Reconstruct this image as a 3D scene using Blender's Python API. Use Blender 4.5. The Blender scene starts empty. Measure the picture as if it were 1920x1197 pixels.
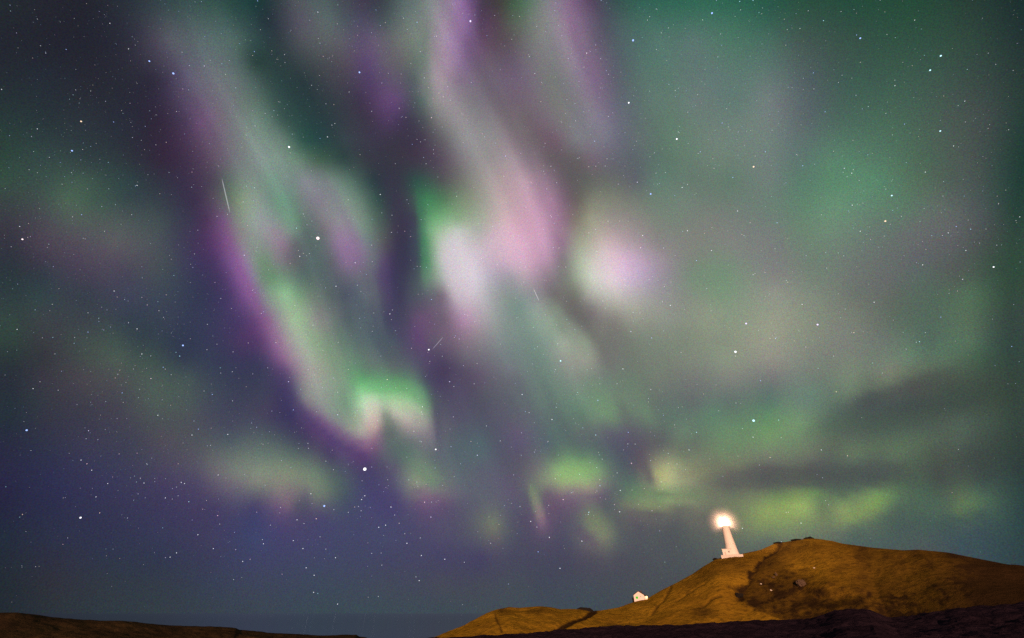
import bpy, bmesh, math, random
import numpy as np
from mathutils import Vector, noise

# ---------------------------------------------------------------- camera
FPX = 773.0                       # focal length in pixels of the 1920 x 1197 frame
PITCH = math.atan(552.0 / FPX)
HC = 12.0                         # eye height over the sea
scene = bpy.context.scene
cam_data = bpy.data.cameras.new("camera")
cam_data.sensor_width = 36.0
cam_data.lens = 36.0 * FPX / 1920.0
cam_data.clip_start = 0.1
cam_data.clip_end = 300000.0
cam = bpy.data.objects.new("camera", cam_data)
cam.location = (0, 0, HC)
cam.rotation_euler = (math.pi / 2 + PITCH, 0, 0)
scene.collection.objects.link(cam)
scene.camera = cam
AX_R = np.array([1.0, 0.0, 0.0])
AX_F = np.array([0.0, math.cos(PITCH), math.sin(PITCH)])
AX_U = np.array([0.0, -math.sin(PITCH), math.cos(PITCH)])

def ray(px, py):
    """World direction seen at a position of the 1920 x 1197 survey photograph."""
    d = (px - 960.0) * AX_R - (py - 598.5) * AX_U + FPX * AX_F
    return d / np.linalg.norm(d)

def az_te(px, py):
    d = ray(px, py)
    return math.atan2(d[0], d[1]), d[2] / math.hypot(d[0], d[1])

# ---------------------------------------------------------------- exposure
scene.view_settings.view_transform = 'Standard'
scene.view_settings.look = 'None'
scene.view_settings.exposure = 0.0
scene.view_settings.gamma = 1.0
scene.cycles.use_denoising = False
scene.cycles.volume_bounces = 0
scene.cycles.sample_clamp_indirect = 0.2

# ---------------------------------------------------------------- low warm light from the settlement side
sun_data = bpy.data.lights.new("low_warm_light", 'SUN')
SUN_AZ = math.radians(10.0)         # direction towards the light, from -Y towards -X
SUN_EL = math.radians(6.0)
to_sun = Vector((-math.sin(SUN_AZ) * math.cos(SUN_EL), -math.cos(SUN_AZ) * math.cos(SUN_EL), math.sin(SUN_EL)))
sun_data.energy = 4.7
sun_data.color = (1.0, 0.56, 0.36)
sun_data.angle = math.radians(0.5)
sun = bpy.data.objects.new("low_warm_light", sun_data)
sun.rotation_euler = to_sun.to_track_quat('Z', 'Y').to_euler()
scene.collection.objects.link(sun)

# ---------------------------------------------------------------- night sky: aurora as light by direction
# Aurora brightness survey: rows of (height): position and colour of the glow.
ROWS = {
0:"0 34 44 50|80 36 38 50|160 34 36 48|240 40 48 60|320 48 72 74|400 46 78 72|480 22 58 58|520 48 62 68|560 84 90 98|600 78 98 98|640 64 72 82|680 64 56 78|720 56 66 74|760 86 104 104|800 112 126 122|830 136 124 142|860 148 112 164|880 110 74 128|910 64 56 70|940 66 62 60|960 60 92 68|980 72 110 84|1010 104 120 112|1040 128 116 136|1070 122 92 128|1110 84 66 96|1150 52 80 80|1200 42 96 82|1280 40 104 82|1360 38 102 80|1440 34 90 72|1500 38 82 64|1600 32 78 60|1720 34 76 56|1820 38 62 54|1950 20 44 44",
40:"500 34 50 60|530 56 62 76|570 90 88 104|610 90 106 106|650 70 80 92|680 74 70 96|720 70 84 90|760 98 112 108|800 122 128 128|840 148 124 150|870 140 102 158|900 92 66 104|930 84 62 80|960 80 94 80|1000 112 120 114|1040 132 126 134|1065 140 110 140|1100 108 88 118|1130 80 80 98|1180 64 100 92|1280 60 112 94|1360 58 112 92|1440 50 98 82",
75:"0 34 38 50|80 34 36 48|160 34 36 50|240 42 44 60|290 70 66 84|320 84 88 98|400 82 104 104|450 70 98 92|480 44 74 74|520 44 58 66|560 76 80 90|610 94 100 104|650 88 86 102|680 84 72 104|700 98 84 112|750 106 112 110|790 112 126 116|820 148 132 148|850 152 120 162|880 116 84 130|920 92 70 90|960 88 80 86|1010 122 124 122|1050 134 122 138|1085 130 106 134|1120 92 84 106|1160 76 96 100|1230 76 114 104|1300 84 116 110|1360 72 118 98|1440 66 108 94|1500 64 88 80|1600 52 82 70|1720 46 82 66|1820 46 74 62|1950 30 48 50",
115:"480 38 64 60|540 46 62 66|600 72 78 84|650 84 76 92|690 88 64 112|720 94 86 104|760 102 102 104|790 94 116 104|815 146 132 142|840 158 132 158|870 124 94 136|920 102 86 104|960 100 84 106|1000 112 108 116|1040 128 124 128|1080 132 116 138|1110 118 94 124|1150 86 92 106|1220 78 116 104|1300 88 116 110|1380 80 118 104|1440 80 112 104",
150:"0 36 44 52|80 36 44 56|160 38 40 52|240 40 42 56|290 46 42 62|320 66 56 86|350 92 86 112|400 104 108 116|440 96 110 112|480 66 90 86|520 40 66 66|570 40 58 64|620 66 68 80|660 74 66 88|690 78 58 104|720 88 72 104|750 92 82 106|780 82 96 98|800 134 130 132|830 154 136 150|860 126 106 132|900 112 100 118|960 108 90 116|990 112 98 118|1030 112 116 112|1075 124 116 130|1115 124 98 132|1150 92 90 108|1190 84 108 104|1260 86 118 106|1340 92 118 114|1440 94 118 112|1520 74 92 94|1600 58 92 80|1720 58 90 76|1820 56 76 70|1950 34 56 50",
190:"480 84 108 98|530 46 74 72|580 38 60 64|640 56 62 74|680 66 52 82|720 94 64 112|745 94 64 116|770 76 76 92|790 80 104 98|810 136 132 132|840 142 134 142|890 118 112 120|960 108 92 108|1000 116 100 116|1040 114 116 112|1090 124 116 128|1130 114 102 126|1160 92 98 112|1220 90 118 108|1300 100 120 116|1380 90 120 110|1440 108 122 122",
225:"0 38 58 58|80 38 52 58|160 42 50 60|240 40 44 60|300 48 38 60|350 72 56 88|380 110 76 118|420 112 106 118|480 104 130 118|530 54 84 78|580 38 66 66|640 52 62 72|690 62 54 76|730 80 56 100|760 62 52 80|790 70 74 84|820 116 116 116|860 138 136 138|900 128 124 130|960 116 104 112|985 104 96 100|1020 116 100 116|1060 116 116 116|1110 126 120 136|1150 108 104 124|1190 90 104 108|1260 90 122 104|1330 100 122 114|1440 108 124 120|1510 86 100 104|1580 70 104 90|1680 68 104 84|1780 70 88 80|1850 64 76 74|1950 24 58 48",
262:"480 118 140 130|530 92 118 106|570 38 80 72|600 36 68 70|650 56 68 78|700 62 56 80|740 58 54 72|790 64 54 76|830 98 96 102|870 136 136 138|910 140 140 140|960 134 116 128|1000 106 94 100|1040 114 88 106|1080 116 118 124|1120 122 118 132|1160 100 102 118|1200 94 108 108|1260 92 124 104|1340 106 128 116|1440 106 126 118",
300:"0 44 70 60|80 50 72 70|160 46 62 66|240 44 52 62|300 52 38 62|350 62 46 74|400 92 74 98|440 108 110 116|480 124 140 136|520 118 142 130|560 96 128 108|600 60 92 72|640 44 70 68|690 56 58 70|740 58 56 72|780 64 54 74|820 80 66 86|860 118 110 118|910 140 136 136|960 158 140 148|990 134 116 130|1030 100 90 96|1080 96 90 92|1110 112 94 110|1150 96 96 108|1190 88 98 104|1250 88 118 102|1340 104 126 112|1440 106 124 118|1500 88 116 108|1560 84 132 104|1640 80 122 98|1740 72 102 84|1820 72 84 80|1880 46 70 64|1950 18 54 44",
340:"0 50 80 66|80 54 78 72|160 62 88 76|240 44 68 70|300 48 52 68|350 58 46 76|400 76 66 86|430 88 106 98|480 120 138 130|510 108 146 126|545 118 128 132|580 124 128 136|620 112 132 124|660 80 112 98|700 42 62 70|740 58 54 74|780 44 84 74|830 80 80 84|860 108 112 104|900 142 138 132|940 170 146 152|990 180 144 162|1020 146 116 138|1060 100 90 98|1100 92 96 92|1140 98 104 98|1190 92 94 104|1230 92 122 108|1300 96 118 106|1370 92 122 104|1440 106 122 116|1500 84 124 104|1560 84 134 102|1640 82 136 104|1720 80 110 88|1780 76 94 84|1840 66 82 78|1890 42 70 62|1950 18 52 44",
375:"0 54 66 66|60 60 74 74|130 72 102 82|180 60 88 76|240 52 68 74|310 52 58 74|370 60 46 78|400 84 72 92|430 98 116 100|455 124 146 116|480 128 144 134|500 116 140 130|530 98 150 120|560 108 122 120|600 122 116 132|640 122 142 132|680 92 120 106|710 48 80 74|745 62 54 78|775 64 86 82|800 58 136 86|830 74 120 84|870 124 142 114|910 150 148 138|950 182 152 158|990 188 146 168|1030 166 122 152|1060 118 92 112|1085 104 98 92|1110 122 124 108|1160 118 122 108|1210 106 122 108|1280 108 128 114|1340 104 122 110|1440 100 126 112",
392:"1500 92 130 106|1560 98 142 112|1620 94 132 108|1700 86 120 98|1770 92 104 98|1840 72 84 84|1900 38 68 58|1950 24 58 48",
413:"0 54 56 66|80 70 70 80|150 78 90 86|220 74 88 86|300 62 76 80|360 58 54 82|390 76 50 90|420 110 78 122|450 126 140 122|475 136 150 142|500 134 140 142|540 108 154 126|565 94 116 106|600 114 112 120|640 136 138 142|680 112 134 120|720 66 86 84|750 64 52 80|780 62 66 84|800 88 152 104|825 112 176 118|860 130 162 124|900 160 168 148|930 180 160 160|960 196 156 170|990 198 152 176|1030 180 134 166|1060 136 102 126|1080 126 118 104|1105 150 150 126|1150 142 134 130|1200 130 128 122|1260 112 128 114|1330 118 124 116|1440 106 124 114",
433:"520 140 128 142|545 118 146 130|575 86 106 104|610 110 106 114|640 140 120 148|680 112 136 124|720 80 90 90|750 64 52 80|782 66 84 90|800 104 162 116|830 156 184 150|860 182 186 178|900 166 168 160|930 192 164 174|960 206 160 180|1450 112 122 118|1500 102 130 108|1560 104 134 112|1640 98 118 106|1720 100 104 104|1790 92 96 98|1850 72 80 80|1950 30 62 48",
455:"0 48 48 62|80 74 64 82|150 80 74 88|220 88 88 94|280 76 84 90|330 62 64 86|380 70 48 92|420 112 66 124|450 132 116 132|475 128 144 134|500 128 130 132|530 140 116 140|555 96 104 106|600 86 106 104|640 140 108 148|665 140 112 150|690 106 118 124|720 86 86 92|750 58 52 84|780 60 76 90|797 70 140 92|815 146 180 144|840 194 188 190|880 184 176 180|920 198 172 186|955 212 168 190|985 212 168 192|1020 190 144 176|1055 146 112 138|1085 150 156 130|1110 176 170 154|1140 190 162 166|1180 164 144 152|1230 132 128 126|1300 124 126 118|1370 124 126 122|1440 116 122 118",
490:"0 38 50 60|60 56 54 70|140 74 64 86|220 80 72 90|270 76 76 88|310 66 76 84|360 60 54 92|400 70 50 98|430 110 70 134|455 144 104 156|480 118 142 124|495 104 140 108|520 120 116 124|545 102 98 108|580 84 104 104|620 88 96 102|650 130 98 140|675 126 102 138|700 96 106 112|720 88 70 108|745 60 52 92|780 64 70 90|797 60 130 88|815 140 170 140|840 196 188 196|870 200 190 198|910 192 172 190|955 194 158 182|985 198 156 180|1020 178 136 166|1055 130 118 126|1085 160 174 146|1110 194 190 178|1140 212 186 196|1170 204 168 196|1200 178 150 178|1240 150 136 148|1290 120 128 118|1360 114 136 116|1450 118 122 120|1520 106 126 110|1580 106 120 110|1650 100 108 104|1720 92 98 100|1790 82 90 88|1860 56 80 66|1950 34 72 50",
520:"0 34 56 58|80 46 58 70|160 66 62 82|240 66 66 88|310 62 74 84|370 54 54 88|420 76 54 104|450 130 80 148|475 136 116 150|490 104 136 112|510 96 140 104|560 86 110 104|610 82 98 102|650 94 92 110|680 100 104 116|715 80 66 104|740 62 54 98|775 72 84 92|800 100 136 112|825 150 166 152|850 200 190 198|890 196 186 196|930 164 156 172|960 152 146 156|985 166 146 158|1020 148 126 142|1050 118 116 116|1080 150 162 138|1110 194 198 182|1140 214 198 204|1170 204 174 200|1200 178 154 184|1240 144 134 148|1300 112 138 114|1360 110 142 112|1450 126 126 122|1520 112 126 112|1590 106 116 110|1660 100 104 104|1720 86 104 96|1790 80 90 84|1850 60 84 70|1950 30 68 50",
553:"0 44 56 62|80 48 68 72|160 52 62 76|240 62 66 90|310 58 68 86|380 50 54 86|430 70 54 104|465 128 80 144|485 128 104 140|505 124 150 128|535 134 184 134|560 108 146 112|590 106 122 112|620 82 98 98|650 72 80 100|690 94 104 114|720 76 72 98|740 66 58 102|770 72 80 94|800 92 96 110|830 120 104 122|855 186 172 184|880 196 182 194|910 168 164 170|940 140 148 146|975 130 140 140|1010 130 126 132|1040 110 104 106|1080 118 120 110|1105 162 162 150|1140 186 184 174|1180 176 166 170|1220 150 146 148|1280 128 134 124|1350 116 144 116|1450 138 144 130|1520 122 134 118|1600 104 112 104|1680 92 102 94|1760 78 104 86|1820 78 112 84|1870 56 84 66|1950 42 52 52",
577:"970 114 142 132|1010 136 146 140|1040 122 128 116|1070 106 102 102|1110 126 120 120|1150 158 158 144|1190 158 160 146|1240 140 142 134|1320 132 144 122|1440 136 146 126",
600:"0 46 72 62|80 58 66 72|160 58 64 74|240 50 62 78|320 54 62 84|400 56 56 92|450 70 54 104|485 104 64 120|505 130 94 136|530 146 150 142|555 146 184 136|590 136 136 134|620 116 120 118|650 78 92 98|690 84 98 106|730 64 66 96|760 74 70 96|790 108 76 118|830 108 92 114|870 174 128 166|895 166 148 162|930 138 144 142|960 122 140 134|1000 128 150 136|1035 136 154 134|1060 108 116 106|1100 110 104 104|1150 126 122 118|1190 142 144 130|1250 134 140 128|1330 136 148 124|1450 146 150 128|1520 128 138 118|1600 116 124 110|1680 88 106 92|1760 80 104 88|1820 82 108 84|1870 60 80 70|1950 40 56 54",
640:"0 44 72 60|80 56 58 66|150 62 74 74|200 64 82 76|260 50 66 74|330 46 56 80|400 54 56 90|450 72 52 98|490 88 56 108|515 138 92 142|535 152 136 148|565 146 164 140|590 136 160 128|620 112 136 116|660 88 108 106|700 78 96 102|740 72 84 100|780 96 66 114|810 96 84 108|850 120 98 122|890 132 120 132|950 116 132 128|990 116 138 130|1030 126 146 132|1060 150 162 142|1100 132 146 126|1140 110 112 106|1200 114 126 112|1280 118 130 112|1360 128 138 118|1440 144 148 128|1500 130 138 120|1580 120 124 116|1660 104 116 106|1740 78 104 90|1820 82 112 88|1870 56 80 70|1950 36 56 52",
672:"0 34 52 54|80 50 54 62|150 62 72 72|220 72 90 82|280 60 80 76|340 48 58 80|420 52 56 88|490 64 58 98|520 120 76 130|545 150 124 146|580 146 156 140|610 132 150 126|650 106 134 114|700 92 108 106|750 80 90 98|790 82 72 106|830 80 68 100|870 106 100 116|960 106 120 122|1010 110 134 124|1060 138 142 132|1100 146 150 134|1140 114 114 112|1200 112 122 108|1280 120 130 114|1360 132 146 122|1440 140 140 126|1480 132 136 124|1560 116 124 112|1640 108 122 108|1710 96 128 102|1770 84 116 92|1840 62 92 72|1950 34 60 52",
692:"500 60 60 94|535 98 70 120|555 138 114 138|590 148 148 138|620 128 148 124|660 96 144 108|690 94 116 106|740 94 104 106|790 80 78 102|840 72 60 94|880 92 82 108|930 104 104 116|960 108 116 120",
712:"0 36 42 58|80 56 54 68|150 70 66 76|220 74 76 80|290 72 90 84|350 66 84 84|410 56 64 86|500 62 60 92|540 80 66 110|565 134 126 134|600 142 148 136|640 122 150 124|680 86 162 100|710 90 150 104|740 84 140 98|780 84 112 100|800 72 70 96|850 80 70 100|900 96 82 108|960 98 100 110|1020 104 128 118|1080 120 132 122|1130 108 126 114|1180 104 122 106|1240 110 120 108|1300 112 116 112|1370 124 126 118|1450 114 116 114|1530 106 120 108|1600 114 132 108|1670 124 128 108|1720 94 90 88|1780 78 86 74|1850 62 78 66|1950 46 56 54",
735:"500 60 62 90|545 72 62 106|570 128 130 130|610 132 146 132|650 116 150 122|685 126 204 132|710 116 190 122|740 106 182 112|770 104 176 112|795 84 128 104|815 76 72 98|860 82 74 104|910 88 90 104|960 92 98 108|1440 92 114 106|1520 100 130 112|1590 104 124 104|1630 78 88 84|1710 84 80 82|1780 68 86 74|1850 60 76 66|1950 42 62 54",
755:"0 34 48 58|70 46 56 66|150 60 60 74|220 66 66 80|290 74 90 84|350 72 86 86|410 62 68 90|500 66 62 92|545 64 58 102|570 120 116 126|610 128 140 130|650 110 148 118|680 162 206 158|700 188 204 178|715 154 186 146|735 160 188 148|765 150 196 142|790 120 172 122|808 82 104 96|850 80 76 102|910 84 86 104|960 88 94 106|1020 96 120 110|1080 102 134 112|1130 108 142 110|1180 106 126 108|1230 98 110 104|1300 96 104 104|1370 92 110 104|1440 86 116 104|1510 100 126 110|1570 88 110 96|1630 76 88 92|1700 70 84 84|1780 72 88 76|1860 64 80 66|1950 32 60 52",
775:"500 68 60 92|550 60 52 98|585 112 96 122|620 124 136 128|655 122 146 124|680 160 182 152|700 206 190 180|720 136 144 128|740 178 176 158|770 196 190 172|795 150 170 138|812 96 100 108|860 82 78 104|920 88 86 108|970 90 94 106|1030 92 110 108|1090 94 124 106|1130 112 146 110|1170 102 122 104|1210 102 130 106|1260 90 114 102|1330 90 128 104|1440 92 136 98",
793:"0 32 46 60|80 50 50 70|160 56 56 76|240 66 66 82|310 72 78 84|380 72 74 90|430 66 68 92|500 66 66 94|560 66 54 100|600 112 82 124|640 122 130 126|670 144 160 136|695 192 168 166|715 136 126 122|735 112 120 112|765 168 154 150|795 148 146 140|812 108 106 114|850 84 84 104|1440 98 142 96|1500 112 148 104|1560 86 108 92|1640 74 90 84|1720 76 92 82|1800 78 98 84|1860 64 82 72|1950 44 62 56",
811:"500 72 82 94|580 72 54 102|620 110 80 124|655 136 136 130|680 164 162 146|705 138 112 126|730 90 100 100|760 120 118 120|790 134 128 134|812 112 106 118|850 84 90 104|970 96 86 114|1030 84 106 104|1090 94 106 104|1140 92 94 106|1180 92 88 106|1220 94 100 100|1280 102 128 104|1360 102 138 100|1440 108 150 94",
830:"0 38 40 66|80 44 50 74|160 58 56 82|240 60 62 84|310 78 74 88|370 76 82 90|430 74 88 96|490 84 100 100|560 66 72 92|620 80 58 108|660 112 84 124|690 142 104 134|705 122 88 122|730 88 104 104|770 92 104 106|800 112 112 120|850 82 96 106|900 78 100 108|970 92 84 116|1030 80 98 106|1090 86 100 104|1150 84 86 104|1190 86 82 100|1240 90 92 96|1300 98 110 98|1380 104 136 98|1440 110 142 100|1500 106 130 98|1560 90 104 86|1640 84 104 84|1720 82 106 84|1800 76 92 80|1860 60 76 66|1950 40 62 56",
857:"490 98 116 108|550 88 108 100|620 70 62 100|680 86 56 110|720 86 88 104|760 84 112 100|820 88 98 108|900 82 100 108|980 92 88 108|1040 92 116 98|1090 92 128 100|1130 84 104 100|1170 78 84 100|1205 92 84 96|1235 116 120 102|1280 108 120 98|1360 108 130 96|1440 114 122 102|1520 104 112 96|1600 98 116 92|1680 92 116 88|1750 74 86 74|1820 62 74 70|1950 38 52 52",
880:"0 40 40 72|100 44 46 80|200 54 56 88|280 64 64 90|350 78 74 98|400 102 100 106|440 112 120 112|490 122 136 116|540 120 134 112|590 100 122 106|640 72 80 98|690 68 60 104|740 88 80 108|780 110 132 110|830 92 104 108|900 88 92 110|970 92 90 108|1010 110 112 112|1050 130 170 110|1090 132 184 108|1125 112 148 106|1160 82 96 100|1200 96 88 96|1225 138 136 106|1250 170 174 118|1300 132 138 104|1370 116 116 98|1440 98 94 94|1520 84 84 86|1600 74 92 88|1680 74 86 80|1760 70 78 72|1840 60 72 68|1950 40 56 56",
902:"0 38 38 72|100 44 46 84|200 54 52 90|300 66 58 96|370 76 68 102|430 108 102 114|480 124 128 118|540 126 132 114|590 112 132 108|640 76 94 98|690 66 62 106|740 84 84 110|780 132 146 118|810 112 142 110|860 90 100 108|970 94 88 110|1020 126 136 112|1060 158 188 116|1100 152 180 122|1140 104 116 106|1190 84 110 98|1225 130 124 106|1250 182 184 128|1290 152 152 118|1360 106 104 96|1440 92 94 92|1540 76 86 84|1640 76 84 88|1760 66 78 74|1840 60 76 72|1950 36 58 60",
927:"490 96 96 106|530 124 110 118|570 108 102 112|600 112 126 108|640 74 90 98|690 66 62 108|745 80 72 112|770 104 104 112|800 128 100 124|840 108 100 116|890 90 94 110|960 94 86 112|985 96 94 108|998 114 132 104|1012 104 112 106|1030 106 86 110|1070 128 110 122|1110 136 116 122|1130 104 92 110|1160 88 104 98|1190 100 132 96|1240 112 146 98|1300 114 130 98|1370 104 114 92|1460 104 128 86|1530 108 144 84|1580 84 110 86|1640 116 156 86|1670 96 134 84|1730 72 102 80|1840 70 100 82|1950 34 58 60",
947:"0 36 36 66|100 42 44 78|200 50 50 84|300 58 54 92|400 66 58 98|480 70 62 108|520 104 82 118|540 116 92 118|560 76 80 98|590 90 88 106|640 70 80 104|690 66 66 112|740 70 62 112|780 92 72 112|830 92 72 112|880 84 84 106|960 84 84 108|992 94 92 106|1005 124 142 110|1018 112 104 112|1035 102 80 106|1080 104 86 108|1110 102 104 104|1135 84 88 98|1170 110 118 98|1210 136 144 104|1250 142 154 110|1300 128 134 102|1360 112 122 92|1440 126 152 90|1500 150 174 92|1540 104 130 90|1580 122 148 88|1630 124 152 88|1680 82 106 86|1740 74 100 84|1810 96 122 82|1850 76 106 82|1950 34 60 62",
965:"480 62 62 108|540 86 70 112|600 74 66 108|690 68 66 108|770 76 72 108|850 82 76 106|920 98 106 104|960 84 82 104|998 92 82 106|1012 136 126 120|1025 108 88 112|1045 92 78 106|1080 92 90 102|1110 112 124 98|1140 88 96 96|1180 98 92 98|1230 102 100 96|1270 96 98 94|1330 102 104 92|1400 120 134 92|1440 150 172 96|1510 152 174 96|1550 110 124 92|1580 146 162 98|1620 108 126 90|1680 74 92 86|1760 74 100 84|1810 84 104 84|1950 36 60 66",
985:"480 58 62 110|600 66 66 110|720 68 68 108|830 80 76 106|900 92 96 100|925 114 120 100|960 80 82 100|1003 88 74 104|1018 122 92 120|1036 88 76 104|1090 98 102 100|1120 120 132 100|1150 96 104 96|1200 84 82 92|1260 82 86 90|1320 100 98 92|1400 114 124 92|1440 122 138 94|1510 112 126 96|1560 106 116 92|1600 88 104 92|1680 68 90 86|1780 64 86 84|1840 58 80 84|1950 34 60 64",
1010:"0 32 44 62|100 42 48 74|200 46 50 80|300 52 56 88|400 62 60 96|480 58 66 110|600 66 66 108|720 66 70 108|830 76 72 106|900 84 86 100|925 96 92 100|960 76 80 98|1010 80 74 98|1060 74 74 98|1100 104 100 102|1130 122 126 104|1160 86 94 94|1220 80 86 90|1300 84 92 88|1400 100 112 92|1440 94 108 96|1540 98 112 94|1600 76 98 90|1700 72 90 86|1800 58 82 88|1950 42 68 66",
1045:"0 34 43 58|100 44 46 68|200 44 52 76|300 46 53 81|400 56 57 91|480 60 63 103|600 62 67 103|720 64 65 101|830 66 63 101|900 66 61 101|960 70 69 95|1060 70 69 92|1110 78 74 91|1160 76 76 89|1240 77 81 88|1320 78 85 86|1440 80 89 89|1640 72 89 89|1750 72 81 85|1830 56 77 85|1950 40 63 66",
1095:"0 33 43 52|100 46 48 60|200 47 55 67|300 49 58 73|400 52 62 86|480 58 66 91|600 58 70 91|720 63 70 90|830 69 71 88|900 67 71 87|960 67 74 87|1100 67 74 86|1200 71 76 82|1440 71 76 82|1700 67 76 82|1950 42 60 65",
1150:"0 33 42 53|100 41 51 60|200 45 57 67|300 49 60 70|400 53 64 76|480 55 67 81|600 55 71 83|720 57 74 84|830 57 73 84|960 62 74 84|1100 60 74 84|1300 64 73 79|1950 45 60 67",
1250:"0 30 42 52|400 48 66 78|800 54 76 86|1200 58 76 82|1950 40 60 64",
-130:"0 32 40 48|300 40 58 62|600 58 70 78|900 70 66 80|1200 44 80 72|1500 36 72 58|1950 20 42 42",
}
PTS = []
for yy, s in ROWS.items():
    for t in s.split("|"):
        x, r, g, b = map(int, t.split())
        PTS.append((x, yy, r, g, b))
for yy in range(0, 1200, 150):
    for x, src in ((-120, 0), (2060, 1950)):
        row = min((p for p in PTS if p[0] == src), key=lambda p: abs(p[1] - yy))
        PTS.append((x, yy) + tuple(c * 0.9 for c in row[2:]))
P = np.array(PTS, float)
X = P[:, :2] / 100.0
C = P[:, 2:] / 255.0
n = len(X)
A = np.zeros((n + 1, n + 1))
A[:n, :n] = -np.sqrt(((X[:, None] - X[None]) ** 2).sum(-1)) + 0.006 * np.eye(n)
A[:n, n] = A[n, :n] = 1.0
B = np.zeros((n + 1, 3))
B[:n] = C
W = np.linalg.solve(A, B)

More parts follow.
